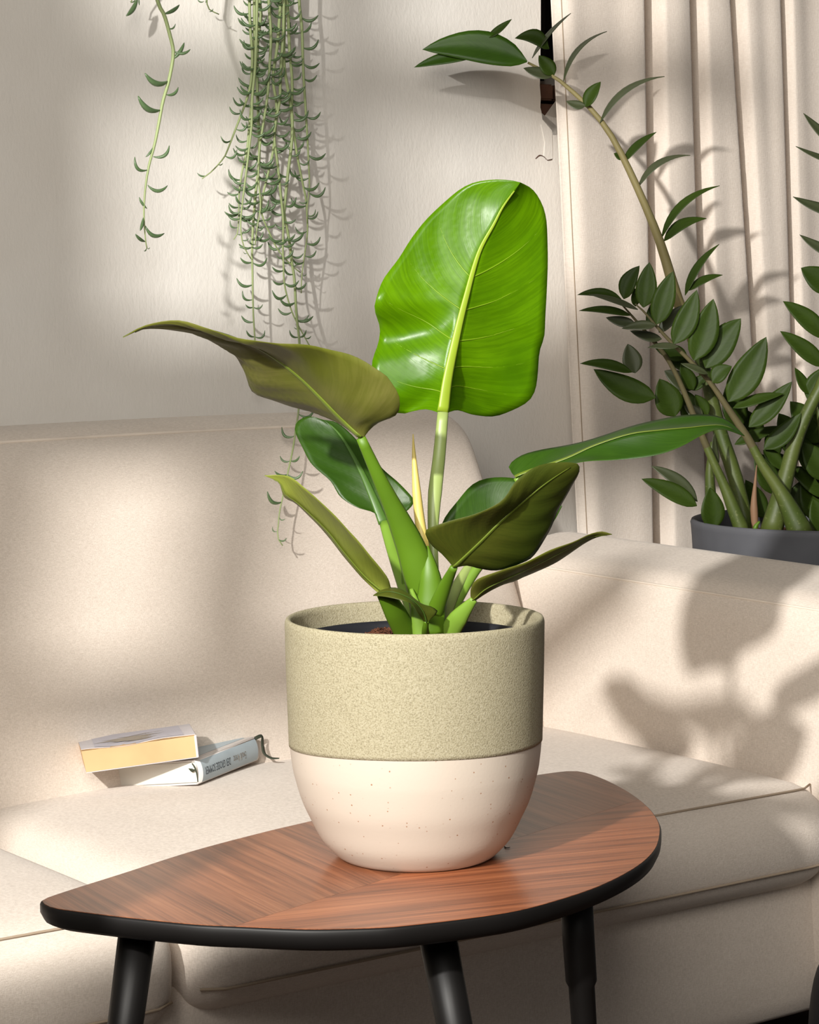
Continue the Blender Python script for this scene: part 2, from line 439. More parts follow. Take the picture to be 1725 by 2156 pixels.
# bricks laid bare between plaster and curtain, dark frame above them
za, zb = wallpt(1150, 168)[1], wallpt(1150, 300)[1]
a0 = wallpt(1139, 200)[0]; bh = (za - zb) / 3.2; bw = .115
bme = None
for r_ in range(5):
    z0 = za - (r_ + 1) * bh
    for c_ in range(2):
        aa = a0 - .075 + c_ * (bw + .008) + (.045 if r_ % 2 else 0)
        b_ = box('brick', (aa, WALL_B - .085, z0), (aa + bw, WALL_B - .012 - .004 * (r_ % 2), z0 + bh - .006), BRICK, wall, RP, .003)
tr = box('trim_1', (a0 - .06, WALL_B - .085, za + .004), (a0 + .05, WALL_B - .045, 3.0), DARKV, None, RP, .003); struct(tr)
bk = box('opening_blocker', (a0 - .12, WALL_B - .16, 0), (2.2, WALL_B - .11, 3.1), DARKV, None, RP); struct(bk)  # dark slab added behind the opening to stop world light shining through
# loose flake of plaster under the ragged corner and the crack beside it
fk = [PN(x, y, WO + ED * .0015, ED) for x, y in [(1140, 262), (1156, 268), (1163, 282), (1164, 334), (1152, 337), (1146, 328), (1148, 300)]]
bm = bmesh.new(); f0 = bm.faces.new([bm.verts.new(q) for q in fk])
ex = bmesh.ops.extrude_face_region(bm, geom=[f0]); bmesh.ops.translate(bm, vec=ED * -.0030, verts=[v for v in ex['geom'] if isinstance(v, bmesh.types.BMVert)])
bmesh.ops.recalc_face_normals(bm, faces=bm.faces); me = bpy.data.meshes.new('plaster_flake'); bm.to_mesh(me); bm.free(); link('plaster_flake', me, PLASTER, wall)
tube('plaster_crack', [PN(x, y, WO + ED * .0008, ED) for x, y in [(1128, 334), (1137, 327), (1147, 331), (1153, 337), (1163, 336)]], [.0006, .0011, .0006, .001, .0006], BRICK, wall, 12, 5)

# added gobo flag with window-like bars, between the spotlight and the room (out of the picture): its bars throw the soft panes of light
FD = 1.6
FB = AB(LAMP)[1] - FD; LA, LZ = AB(LAMP)[0], LAMP.z
wf = empty('gobo_frame'); wf.location = RP(-2.5, FB, 0); struct(wf)
def bar(a0_, a1_, z0_, z1_, nm, k=FD / 1.2):
    """a, z are given on the plane 1.2 m from the lamp and carried out to the frame's own plane"""
    a0_, a1_, z0_, z1_ = LA + (a0_ - LA) * k, LA + (a1_ - LA) * k, LZ + (z0_ - LZ) * k, LZ + (z1_ - LZ) * k
    o = box(nm, (a0_, FB - .012, z0_), (a1_, FB + .012, z1_), WHITE, None, RP)
    o.parent = wf; o.matrix_parent_inverse = Matrix.Translation(-wf.location); return o
RE = -2.45
bar(-3.75, -2.985, 1.955, 3.0, 'frame_panel'); bar(-3.75, -2.945, .95, 1.955, 'frame_panel')
bar(-2.985, RE, 2.42, 3.0, 'gobo_top_panel'); bar(-2.985, -2.47, .95, 1.45, 'gobo_base_panel')
bar(-2.985, RE, 2.22, 2.252, 'gobo_bar'); bar(-2.985, RE, 1.955, 2.085, 'gobo_crossbar')
bar(-2.985, -2.42, 1.775, 1.815, 'gobo_bar'); bar(-2.832, -2.79, 1.775, 2.42, 'gobo_upright')
bar(-3.72, -3.62, LZ - LZ / (FD / 1.2), .95, 'post'); bar(-2.57, -2.47, LZ - LZ / (FD / 1.2), .95, 'post')

# ------------------------------------------------------------------ curtain
CB = WALL_B + .085
def curtain():
    z1, z0 = 2.385, .03
    val = [((1372, 0), (1392, 1150), .0165, .092), ((1466, 0), (1482, 500), .0155, .092), ((1550, 0), (1592, 700), .0125, .092),
           ((1650, 0), (1672, 700), .012, .040), ((1760, 0), (1780, 700), .012, .040), ((1860, 0), (1880, 700), .012, .040)]
    vl = []
    for p0, p1, wd, dp in val:
        A0 = AB(PN(*p0, RP(0, CB + .02, 0), ED)); A1 = AB(PN(*p1, RP(0, CB + .02, 0), ED))
        vl.append((A0[0], A0[2], (A1[0] - A0[0]) / (A1[2] - A0[2]), wd, dp))
    e0 = AB(PN(1156, 0, RP(0, CB, 0), ED)); e1 = AB(PN(1214, 1130, RP(0, CB, 0), ED)); es = (e1[0] - e0[0]) / (e1[2] - e0[2])
    NA, NZ = 420, 60; vs = []; fs = []
    for j in range(NZ + 1):
        z = z0 + (z1 - z0) * j / NZ
        zz = max(z, .55); ea = e0[0] + es * (zz - e0[2])
        for i in range(NA + 1):
            t = i / NA; a = ea + (1.55 - ea) * t
            b = CB + .024
            b += .003 * math.sin(a * 24 + z * .8) + .0006 * math.sin(a * 71 - z * 1.3 + 1)
            d = a - ea
            b += -.022 * math.exp(-(d / .02) ** 2)                      # edge turns back to the wall
            for (va, vz, sl, wd, dp) in vl:
                c_ = va + sl * (zz - vz)
                x = (a - c_) / wd
                b -= dp * math.exp(-abs(x) ** 4)
                b += .004 * math.exp(-((a - c_ + wd * 2.6) / (wd * 1.8)) ** 2) + .004 * math.exp(-((a - c_ - wd * 2.6) / (wd * 1.8)) ** 2)
            vs.append(RP(a, max(b, CB - .076), z))
    for j in range(NZ):
        for i in range(NA):
            a = j * (NA + 1) + i; fs.append((a, a + 1, a + NA + 2, a + NA + 1))
    root = empty('curtain'); root.location = RP(.95, CB, 0)
    o = mesh('cloth', vs, fs, CURT); o.parent = root; o.matrix_parent_inverse = Matrix.Translation(-root.location)
    md = o.modifiers.new('thick', 'SOLIDIFY'); md.thickness = .0016; md.offset = 0
    sv = []; 
    for k in range(30):                                                  # stitched side hem
        z = z0 + (z1 - z0) * k / 29; zz = max(z, .55); ea = e0[0] + es * (zz - e0[2]) + .017
        i = min(NA, int((ea - (ea - .017)) / (1.55 - (ea - .017)) * NA)); j = int((z - z0) / (z1 - z0) * NZ)
        sv.append(V(vs[j * (NA + 1) + i]) + ED * .0012)
    h_ = mesh('hem_stitching', *tube_data(sv, [.0011] * 30, 5), SEAM); h_.parent = root; h_.matrix_parent_inverse = Matrix.Translation(-root.location)
    tag(root, 'beige linen curtain hanging in tall folds beside the window opening', 'curtain')
    rod = empty('curtain_rod'); rod.location = RP(.95, CB, 2.38)
    r = tube('rod', [RP(.2, CB, 2.40), RP(.9, CB, 2.40), RP(1.7, CB, 2.40)], [.012, .012], BLACKP, None, 4, 12)
    r.parent = rod; r.matrix_parent_inverse = Matrix.Translation(-rod.location)
    for a in (.22, 1.68):
        k = tube('bracket', [RP(a, CB, 2.40), RP(a, WALL_B, 2.40)], [.008, .008], BLACKP, None, 2, 8); k.parent = rod; k.matrix_parent_inverse = Matrix.Translation(-rod.location)
    tag(rod, 'black rod carrying the beige curtain', 'curtain rod')
curtain()

# ================================================================== SOFA
sofa = empty('sofa'); tag(sofa, 'beige linen upholstered sofa with low arm behind the coffee table', 'sofa')
SEAT = .420
def base_fn(a, b, z, ua, ub, uz): return a, b + .012 * (1 - ua * ua) * (ub > .5) , z
soft('base', (-2.6, -.12, .062), (.16, .535, .30), .03, base_fn, LINEN, sofa, (30, 12, 8))
def seat_fn(crown, dip):
    def fn(a, b, z, ua, ub, uz):
        k = (1 - abs(ua) ** 2.6) * (1 - abs(ub) ** 2.6)
        if uz > 0: z += crown * k * uz
        b += .018 * (1 - uz * uz) * max(0, ub) ** 3
        z -= dip * max(0, -uz) * 0
        return a, b, z
    return fn
c1 = soft('seat_cushion', (-.985, -.10, .258), (.075, .575, SEAT - .012), .052, seat_fn(.022, 0), LINEN, sofa, (30, 22, 10))
c2 = soft('seat_cushion', (-2.04, -.10, .250), (-.995, .575, SEAT - .018), .052, seat_fn(.024, 0), LINEN, sofa, (30, 22, 10))
def piping(cush, a0_, a1_, zt, zl):
    """stitched seams along the top and lower front edges"""
    for zz, nm, rr in ((zt, 'top_seam', .0016), (zl, 'front_seam', .0018)):
        ps = []
        for k in range(41):
            a = a0_ + (a1_ - a0_) * k / 40; d = max(0, .052 - min(a - a0_ + .014, a1_ + .014 - a))
            inset_ = .052 - math.sqrt(.052 ** 2 - min(d, .0515) ** 2)           # follow the rounded corner of the cushion
            ps.append(RP(a, (.556 if nm == 'top_seam' else .5905) - inset_, zz))
        mesh(nm, *tube_data(ps, [rr] * 41, 6), SEAM, cush)
piping(c1, -.971, .061, SEAT - .017, .300); piping(c2, -2.026, -1.009, SEAT - .023, .292)
# backrest: leaning slab with rounded, tapering right end
def back_fn(a, b, z, ua, ub, uz):
    t = (z - .25) / .66
    lean = -.115 * t - .03 * t * t
    if ua > 0: a -= .125 * max(0, t - .12) ** 1.4 * max(0, ua) ** 6
    top = max(0, (t - .6) / .4)
    z += .012 * (1 - ((a + .45) / .75) ** 2) * top if abs(a + .45) < 1.2 else -.012 * top
    b += .022 * (1 - uz * uz) * (1 - ua ** 8) * (ub > 0) * ub
    return a, b + lean, z
br = soft('backrest', (-2.55, -.19, .25), (.075, .012, .905), .055, back_fn, LINEN, sofa, (44, 12, 26))
def back_top(a):
    b_, z_ = .012 - .055 + .0555 * math.sin(rad(42)), .905 - .055 + .0555 * math.cos(rad(42))
    return RP(*back_fn(a, b_, z_, (a + 1.2375) / 1.3125, (b_ + .089) / .101, (z_ - .5775) / .3275))
mesh('top_seam', *tube_data([back_top(-1.4 + 1.09 * k / 40) for k in range(41)], [.0026] * 41, 6), SEAM_L, br)
# arm: long padded roll running towards the viewer at the right end
def arm_fn(a, b, z, ua, ub, uz):
    t = (z - .10) / .60
    a += .02 * (1 - uz * uz) * -1 * (ua < 0) * 0
    z += (.030 * (ua * .5 + .5)) * max(0, t) + (.010 - .020 * (ub * .5 + .5)) * max(0, t)   # top slopes up to the outside, down to the front
    a += -.018 * math.sin(math.pi * min(1, max(0, t))) * (ua < 0)
    a += .05 * max(0, ub * .5 + .5)                      # splayed slightly to the front
    return a, b, z
ar = soft('armrest', (.035, -.20, .10), (.225, .60, .672), .040, arm_fn, LINEN, sofa, (16, 26, 22))
def arm_seam(b): 
    ub = (b - .2) / .4
    return RP(.035 + .05 * max(0, ub * .5 + .5) + .004, b, .672 - .014 + .010 - .020 * (ub * .5 + .5))
mesh('top_seam', *tube_data([arm_seam(-.15 + .70 * k / 30) for k in range(31)], [.0020] * 31, 6), SEAM_L, ar)
for (a, b) in ((-2.4, .45), (-.02, .45), (-2.4, -.1), (.1, -.1)):
    box('leg', (a - .025, b - .025, 0), (a + .025, b + .025, .085), BLACKP, sofa, RP, .004)

# ================================================================== COFFEE TABLE
TZ = .513
table = empty('coffee_table'); tag(table, 'leaf-shaped walnut coffee table with black edge and three splayed black legs', 'table')
tpx = [(84, 1897), (90, 1904), (110, 1912), (157, 1919), (255, 1931), (401, 1946), (498, 1951), (644, 1957), (766, 1955), (850, 1950), (1002, 1932), (1104, 1915), (1205, 1887), (1281, 1859),
       (1347, 1823), (1383, 1788), (1393, 1752), (1388, 1727), (1367, 1699), (1332, 1671), (1291, 1648), (1256, 1633), (1225, 1624), (1195, 1623), (1154, 1628), (1090, 1638), (900, 1672), (760, 1703), (644, 1730), (547, 1753), (401, 1792), (255, 1839), (157, 1870), (97, 1890)]
tp = [PZ(x, y, TZ) for x, y in tpx]
loop = cat(tp + [tp[0]], 160)[:-1]
cen = sum(loop, V((0, 0, 0))) / len(loop)
def inset(q, d, z): v = cen - q; v.z = 0; r = q + v.normalized() * d; return V((r.x, r.y, z))
rings = [[inset(q, .0012, TZ - .0006) for q in loop], [inset(q, 0, TZ - .003) for q in loop], [inset(q, 0, TZ - .011) for q in loop], [inset(q, .004, TZ - .019) for q in loop], [inset(q, .014, TZ - .024) for q in loop], [inset(q, .03, TZ - .026) for q in loop]]
n = len(loop); vs = [q for r in rings for q in r]; fs = []
for i in range(len(rings) - 1):
    for k in range(n):
        k2 = (k + 1) % n; fs.append((i * n + k, (i + 1) * n + k, (i + 1) * n + k2, i * n + k2))
fs.append(tuple(range((len(rings) - 1) * n, len(rings) * n))[::-1]); fs.append(tuple(range(n)))
top = mesh('tabletop', vs, fs, BLACKP, table)
# two veneer leaves meeting along the seam
s0, s1 = PZ(490, 1951, TZ), PZ(830, 1845, TZ); sd = (s1 - s0).normalized(); sn = V((-sd.y, sd.x, 0))
for side, mat in ((1, WAL_B), (-1, WAL_A)):
    bm = bmesh.new(); f0 = bm.faces.new([bm.verts.new(inset(q, .0022, TZ)) for q in loop])
    g = bm.verts[:] + bm.edges[:] + bm.faces[:]
    bmesh.ops.bisect_plane(bm, geom=g, plane_co=s0 + sn * (.00015 * side), plane_no=sn, clear_inner=side > 0, clear_outer=side < 0)
    ex = bmesh.ops.extrude_face_region(bm, geom=bm.faces[:]); bmesh.ops.translate(bm, vec=(0, 0, -.0006), verts=[v for v in ex['geom'] if isinstance(v, bmesh.types.BMVert)])
    bmesh.ops.recalc_face_normals(bm, faces=bm.faces)
    me = bpy.data.meshes.new('veneer_panel'); bm.to_mesh(me); bm.free(); link('veneer_panel', me, mat, top)
def leg(tx, ty, bx, by, Yoff, r0, r1, collar=None):
    a = PZ(tx, ty, TZ - .024); b = P(bx, by, a.y + Yoff)
    d = (b - a); b = a + d * ((0 - a.z) / d.z)
    if collar:
        t = collar; q = [a, a.lerp(b, t), a.lerp(b, t + .004), b]; rr = [r0, r0 * .98, r0 * .86, r1]
        ps = [a.lerp(b, k) for k in (0, t * .5, t, t + .012, .5, .75, 1)]; rr = [r0, r0 * .98, r0 * .95, r0 * .80, r0 * .72, r0 * .65, r1]
    else:
        ps = [a.lerp(b, k) for k in (0, .25, .5, .75, 1)]; rr = lerp_list([r0, r1], 4)
    mesh('leg', *tube_data(ps, rr, 20), BLACKP, table)
leg(293, 1938, 264, 2156, -.02, .0190, .0125)
leg(916, 1940, 957, 2156, -.02, .0190, .0125)
leg(1213, 1885, 1230, 2156, .02, .0170, .011, .19)

# ================================================================== PLANTER AND PLANT
PC = V((P(873, 1297, 2.46).x, 2.46, TZ)); PH = .2535
pot = empty('planter'); pot.location = PC; tag(pot, 'round ceramic planter, sage green above cream, standing on the coffee table', 'planter')
prof = [(.0, .004), (.070, .004), (.076, .0), (.0800, .0012), (.0866, .006), (.1004, .0215), (.1122, .0445), (.1206, .0635), (.1275, .0880), (.1305, .104), (.1322, .121)]
DIP0, DIPS, DIPX = .1215, -.035, -.012     # the glaze line is dipped a little higher at the front
SEG = 128
def ring(r, z): return [V((r * math.cos(2 * math.pi * k / SEG), r * math.sin(2 * math.pi * k / SEG), z)) for k in range(SEG)]
def rad_at(z):
    pr = prof + [(.1342, .20), (.1350, PH)]
    for (r0, z0), (r1, z1) in zip(pr, pr[1:]):
        if z0 <= z <= z1 and z1 > z0: return r0 + (r1 - r0) * (z - z0) / (z1 - z0)
    return .135
def dip_ring(dr, dz=0):
    o = []
    for k in range(SEG):
        an = 2 * math.pi * k / SEG; c_, s_ = math.cos(an), math.sin(an)
        z = DIP0 + DIPS * .133 * s_ + DIPX * .133 * c_ * -1 + .0008 * math.sin(3 * an + 1) + dz; r = rad_at(z) + dr
        o.append(V((r * c_, r * s_, z)))
    return o
def stack(name, rings_, mat, parent, cap0=False):
    vs = [q for r in rings_ for q in r]; fs = []
    for i in range(len(rings_) - 1):
        for k in range(SEG):
            k2 = (k + 1) % SEG; fs.append((i * SEG + k, i * SEG + k2, (i + 1) * SEG + k2, (i + 1) * SEG + k))
    if cap0: fs.append(tuple(range(SEG))[::-1])
    return mesh(name, vs, fs, mat, parent)
sm = [V((r, z, 0)) for r, z in prof[2:]]; smp = cat(sm, 30)
low = [ring(.076, 0)] + [ring(q.x, q.y) for q in smp if q.y < .102 and q.y > 0] 
stack('cream_base', low + [dip_ring(0, -.012), dip_ring(0)], SPECK, pot, True)
up_r = [dip_ring(0, 0), dip_ring(.0008, .0002), dip_ring(.0008, .004)]
for k in range(1, 7):
    z = .150 + (.240 - .150) * k / 6; up_r.append(ring(rad_at(z) + .0008, z))
up_r += [ring(.1357, .2475), ring(.1352, .2510), ring(.1342, .2530), ring(.1325, .2537), ring(.1305, .2532), ring(.1288, .2515), ring(.1278, .248), ring(.1265, .22), ring(.124, .15), ring(.10, .03), ring(.001, .02)]
stack('glazed_band', up_r, GLAZE, pot)
inner = empty('nursery_pot'); inner.location = PC; tag(inner, 'black plastic nursery pot of soil set inside the ceramic planter', 'pot')
RZ = PH - .0205
lathe('pot_shell', [(.085, .03), (.1205, RZ - .01), (.1228, RZ - .002), (.1222, RZ), (.1205, RZ), (.1180, RZ - .006), (.112, RZ - .05), (.08, .035)], BLACKM, inner)
vs = []; fs = []; NR, NS = 14, 64
def soil_z(x, y): 
    r = math.hypot(x, y); return RZ - .0125 + .0160 * math.exp(-((x + .033) ** 2 + (y - .03) ** 2) / .0008) - .004 * (r / .115) ** 2 + .0016 * noise.noise(V((x * 90, y * 90, 3)))
for i in range(NR + 1):
    for k in range(NS):
        r = .1165 * i / NR; x, y = r * math.cos(2 * math.pi * k / NS), r * math.sin(2 * math.pi * k / NS); vs.append((x, y, soil_z(x, y)))
for i in range(NR):
    for k in range(NS):
        k2 = (k + 1) % NS; fs.append((i * NS + k, (i + 1) * NS + k, (i + 1) * NS + k2, i * NS + k2))
so = mesh('soil', vs, fs, SOIL, inner)
bm = bmesh.new()
for k in range(170):
    x, y = random.gauss(-.033, .014), random.gauss(.03, .022)
    if math.hypot(x, y) > .1: continue
    m_ = Matrix.Translation((x, y, soil_z(x, y) + .0008)) @ Matrix.Rotation(random.uniform(0, 6.3), 4, 'Z') @ Matrix.Rotation(random.uniform(-.6, .6), 4, 'Y') @ Matrix.Diagonal((random.uniform(.003, .009), .0010, .0010, 1))
    bmesh.ops.create_cube(bm, size=1, matrix=m_)
me = bpy.data.meshes.new('coir_fibres'); bm.to_mesh(me); bm.free(); cf = link('coir_fibres', me, SOIL, inner); cf['kind'] = 'stuff'
# stray fibre on the table top is a dark thread
tag(tube('stray_fibre', [PZ(x, y, TZ + .0008) for x, y in [(1062, 1781), (1066, 1785), (1074, 1784)]], [.0005, .0006, .0004], INK, None, 8, 5), 'tiny dark fibre lying on the table beside the planter', 'fibre')

plant = empty('philodendron'); tag(plant, 'broad-leaved green philodendron growing in the two-tone planter', 'plant')
# A: big upright lime leaf
YA = 2.53
midA = [(933, 867, 0), (944, 787, .006), (963, 701, .014), (981, 627, .022), (1008, 533, .032), (1040, 472, .036), (1061, 432, .036), (1096, 384, .030)]
leftA = [(921, 868, 0), (900, 862, -.004), (877, 864, -.010), (842, 871, -.018), (806, 850, -.030), (786, 800, -.028), (784, 760, -.022), (797, 722, -.010), (800, 690, -.012), (789, 652, -.028), (793, 626, -.030), (808, 587, -.018), (840, 544, -.008), (867, 501, .002), (899, 461, .010), (941, 421, .018), (973, 396, .022), (1003, 383, .024), (1043, 378, .026), (1078, 380, .028), (1096, 384, .030)]
rightA = [(945, 868, 0), (965, 864, -.004), (995, 873, -.010), (1037, 877, -.016), (1072, 867, -.022), (1109, 848, -.026), (1126, 824, -.022), (1133, 787, -.012), (1136, 741, -.006), (1147, 705, -.006), (1149, 653, .002), (1153, 587, .010), (1153, 493, .020), (1147, 445, .024), (1133, 413, .027), (1117, 395, .029), (1096, 384, .030)]
def puff(L, k): return [(x, y, d + k * min(1, i / 3) * (1 - (i / (len(L) - 1)) ** 3)) for i, (x, y, d) in enumerate(L)]
leftA, rightA = puff(leftA, .045), puff(rightA, .080)
leaf('leaf', pts(midA, YA), pts(leftA, YA), pts(rightA, YA), [LIME_U, LIME_L], plant, False, 48, 10, -.05, .0026, 8, .0010, RIB_L, (.0068, .0008), 1, veins=[.06, .17, .29, .42, .56])
# B: large leaf at left, seen from beneath
YB = 2.40
midB = [(760, 921, 0), (730, 893, .0), (702, 865, -.004), (634, 797, -.012), (570, 748, -.02), (514, 718, -.03), (453, 697, -.04), (374, 682, -.05), (310, 688, -.05), (259, 710, -.05)]
lowB = [(752, 921, .0), (721, 892, .03), (664, 868, .05), (627, 859, .055), (574, 844, .055), (534, 826, .05), (519, 797, .04), (510, 770, .03), (495, 748, .016), (461, 725, -.005), (425, 708, -.02), (397, 699, -.03), (306, 691, -.045), (259, 710, -.05)]
uppB = [(768, 919, 0), (776, 908, -.004), (796, 891, -.015), (836, 872, -.035), (841, 838, -.05), (826, 808, -.055), (808, 786, -.06), (740, 748, -.065), (683, 733, -.07), (627, 725, -.075), (589, 722, -.075), (544, 719, -.075), (510, 714, -.07), (476, 703, -.068), (431, 690, -.065), (374, 674, -.06), (306, 685, -.055), (259, 710, -.05)]
leaf('leaf', pts(midB, YB), pts(lowB, YB), pts(uppB, YB), [DARK_U, OLIVE_L], plant, True, 44, 10, -.10, .0045, 7, .0010, RIB_O, (.0045, .0006), -1)
# C: dark leaf behind, left
YC = 2.58
midC = [(808, 1102, 0), (785, 1046, .01), (759, 989, .025), (725, 929, .045), (702, 901, .055), (680, 884, .06)]
leftC = [(799, 1100, 0), (789, 1080, 0), (751, 1068, 0), (717, 1046, .006), (695, 1012, .014), (657, 978, .028), (638, 944, .04), (622, 910, .052), (624, 891, .058), (642, 878, .062), (662, 878, .062), (680, 884, .06)]
rightC = [(815, 1102, 0), (838, 1087, 0), (857, 1076, 0), (872, 1058, .004), (866, 1044, .006), (838, 1015, .015), (804, 985, .028), (766, 942, .045), (730, 905, .055), (705, 888, .06), (680, 884, .06)]
leaf('leaf', pts(midC, YC), pts(leftC, YC), pts(rightC, YC), [DARK_U, OLIVD_L], plant, False, 34, 8, -.06, .002, 6, .0009, RIB_D, (.0062, .0006), 1)
# D: narrow folded leaf at lower left
YD = 2.40
midD = [(806, 1246, 0), (768, 1212, 0), (727, 1164, -.004), (688, 1115, -.008), (632, 1062, -.012), (602, 1040, -.014), (590, 1016, -.014), (557, 1001, -.012)]
lowD = [(793, 1246, .002), (759, 1213, .010), (720, 1167, .014), (682, 1119, .014), (626, 1063, .006), (599, 1047, 0), (586, 1014, -.008), (557, 1001, -.012)]
uppD = [(823, 1236, -.004), (815, 1214, -.022), (785, 1176, -.034), (751, 1135, -.040), (695, 1075, -.044), (646, 1031, -.040), (615, 1006, -.030), (589, 1000, -.018), (557, 1001, -.012)]
leaf('leaf', pts(midD, YD), pts(lowD, YD), pts(uppD, YD), [DARK_U, NARROW], plant, True, 34, 6, .06, .0012, 6, .0009, RIB_O, (.0030, .0006), -1)
# E: long leaf reaching right
YE = 2.54
midE = [(1084, 1003, 0), (1120, 990, 0), (1164, 976, -.004), (1202, 962, -.008), (1255, 938, -.014), (1327, 915, -.02), (1390, 907, -.02), (1448, 902, -.014), (1520, 897, 0), (1568, 918, .01)]
uppE = [(1078, 996, 0), (1072, 980, .006), (1096, 960, .018), (1135, 948, .026), (1231, 929, .030), (1327, 898, .032), (1424, 876, .034), (1491, 873, .034), (1525, 881, .026), (1549, 898, .018), (1568, 918, .01)]
lowE = [(1090, 1008, 0), (1096, 1012, -.006), (1130, 1000, -.02), (1180, 984, -.03), (1231, 972, -.036), (1294, 969, -.040), (1376, 960, -.042), (1433, 941, -.038), (1481, 915, -.026), (1520, 904, -.010), (1568, 918, .01)]
leaf('leaf', pts(midE, YE), pts(uppE, YE), pts(lowE, YE), [DARK_U, OLIVD_L], plant, False, 36, 8, -.08, .001, 5, .0009, RIB_O, (.0030, .0005), 1)
# F: leaf in front at right, underside towards the viewer
YF = 2.39
midF = [(957, 1194, 0), (1010, 1143, -.012), (1063, 1090, -.016), (1135, 1028, -.012), (1185, 993, -.004), (1216, 976, .004)]
leftF = [(948, 1186, 0), (930, 1166, -.004), (909, 1148, -.012), (896, 1126, -.022), (900, 1114, -.028), (933, 1101, -.036), (991, 1085, -.044), (1039, 1066, -.046), (1063, 1047, -.044), (1087, 1013, -.036), (1125, 984, -.024), (1159, 975, -.012), (1195, 973, -.002), (1216, 976, .004)]
rightF = [(964, 1194, 0), (985, 1191, .006), (1010, 1197, .012), (1048, 1201, .020), (1106, 1183, .028), (1130, 1162, .030), (1154, 1124, .030), (1178, 1071, .026), (1202, 1028, .020), (1218, 999, .012), (1221, 984, .008), (1216, 976, .004)]
leaf('leaf', pts(midF, YF), pts(leftF, YF), pts(rightF, YF), [DARK_U, OLIVD_L], plant, True, 36, 9, -.06, .0022, 6, .0009, RIB_O, (.0036, .0006), -1)
# G: dark leaf behind F
YG = 2.52
midG = [(990, 1190, 0), (1030, 1140, .01), (1085, 1090, .02), (1140, 1065, .02), (1184, 1066, .02)]
leftG = [(980, 1186, 0), (950, 1150, 0), (931, 1110, .005), (938, 1088, .01), (962, 1057, .018), (995, 1020, .03), (1034, 1006, .034), (1090, 1008, .036), (1140, 1030, .03), (1184, 1066, .02)]
rightG = [(998, 1192, 0), (1030, 1180, 0), (1080, 1170, -.002), (1130, 1140, 0), (1165, 1100, .01), (1184, 1066, .02)]
leaf('leaf', pts(midG, YG), pts(leftG, YG), pts(rightG, YG), [DARK_U, OLIVD_L], plant, False, 26, 7, -.05, .001, 5, .0009, RIB_D, (.003, .0006), 1)
# H: narrow leaf low at right
YH = 2.42
midH = [(996, 1264, 0), (1022, 1240, -.004), (1062, 1220, -.008), (1106, 1200, -.012), (1159, 1174, -.012), (1200, 1152, -.008), (1245, 1130, 0), (1289, 1125, .006)]
uppH = [(991, 1256, 0), (992, 1238, -.012), (1005, 1220, -.022), (1048, 1203, -.030), (1106, 1184, -.032), (1159, 1158, -.028), (1207, 1141, -.018), (1241, 1125, -.008), (1268, 1119, 0), (1289, 1125, .006)]
lowH = [(1000, 1266, 0), (1020, 1252, .008), (1058, 1231, .016), (1084, 1224, .020), (1106, 1213, .020), (1159, 1191, .018), (1198, 1167, .014), (1231, 1144, .010), (1260, 1130, .008), (1289, 1125, .006)]
leaf('leaf', pts(midH, YH), pts(uppH, YH), pts(lowH, YH), [DARK_U, OLIVE_L], plant, True, 30, 6, -.05, .001, 5, .0009, RIB_O, (.0022, .0005), -1)
# I: small curled leaf hanging over the soil
YI = 2.40
midI = [(898, 1310, 0), (890, 1288, -.006), (872, 1268, -.012), (848, 1254, -.016), (818, 1247, -.014), (786, 1254, -.008)]
uppI = [(904, 1306, 0), (922, 1288, .004), (908, 1277, .006), (886, 1270, .006), (858, 1248, .006), (832, 1237, .004), (804, 1242, -.002), (786, 1254, -.008)]
lowI = [(892, 1308, 0), (880, 1290, -.016), (868, 1272, -.026), (846, 1264, -.030), (814, 1257, -.022), (786, 1254, -.008)]
leaf('leaf', pts(midI, YI), pts(lowI, YI), pts(uppI, YI), [DARK_U, OLIVD_L], plant, True, 20, 5, -.04, 0, 5, .0009, RIB_D, (.0016, .0004), -1)
S = 2.46 / F_PX
def pet(q, Y, wpx, mat, flat=.7, nm='petiole'):
    tube(nm, pts(q, Y), [x * .5 * S for x in wpx], mat, plant, 20, 12, flat, V((0, 1, 0)))
pet([(933, 868, .07), (925, 960, .06), (915, 1050, .04), (912, 1130, .03), (915, 1200, .02), (922, 1300, .01)], 2.46, [24, 27, 30, 22, 18, 18], PET_P, .55)
pet([(760, 922, -.06), (800, 1010, -.045), (838, 1090, -.03), (868, 1160, -.018), (888, 1230, -.01), (897, 1300, 0), (900, 1340, 0)], 2.46, [20, 27, 38, 56, 70, 66, 60], PET_G, .6)
pet([(809, 1100, .12), (827, 1160, .09), (850, 1225, .05), (880, 1300, .0), (888, 1340, 0)], 2.46, [22, 26, 32, 40, 36], PET_M, .6)
pet([(808, 1244, -.06), (830, 1285, -.045), (856, 1335, -.02)], 2.46, [34, 46, 50], PET_G, .55)
pet([(956, 1194, -.07), (935, 1240, -.045), (912, 1300, -.02), (905, 1340, -.01)], 2.46, [16, 28, 36, 36], PET_G, .65)
pet([(990, 1190, .06), (960, 1240, .04), (935, 1300, .02), (925, 1340, .01)], 2.46, [20, 25, 28, 28], PET_P, .7)
pet([(1088, 1006, .08), (1112, 1060, .09), (1085, 1120, .08), (1010, 1190, .06), (950, 1290, .03), (938, 1340, .01)], 2.46, [14, 16, 20, 24, 24], PET_M, .7)
pet([(998, 1262, -.04), (968, 1298, -.03), (940, 1340, -.015)], 2.46, [16, 40, 46], PET_M, .5)
pet([(898, 1308, -.06), (896, 1325, -.05), (898, 1345, -.03)], 2.46, [10, 16, 20], PET_G, .8)
pet([(870, 914, .02), (872, 960, .02), (878, 1040, .015), (886, 1110, .01), (895, 1170, 0), (900, 1220, -.005)], 2.45, [2, 11, 19, 22, 26, 28], SPEARM, .9, 'new_leaf_spear')
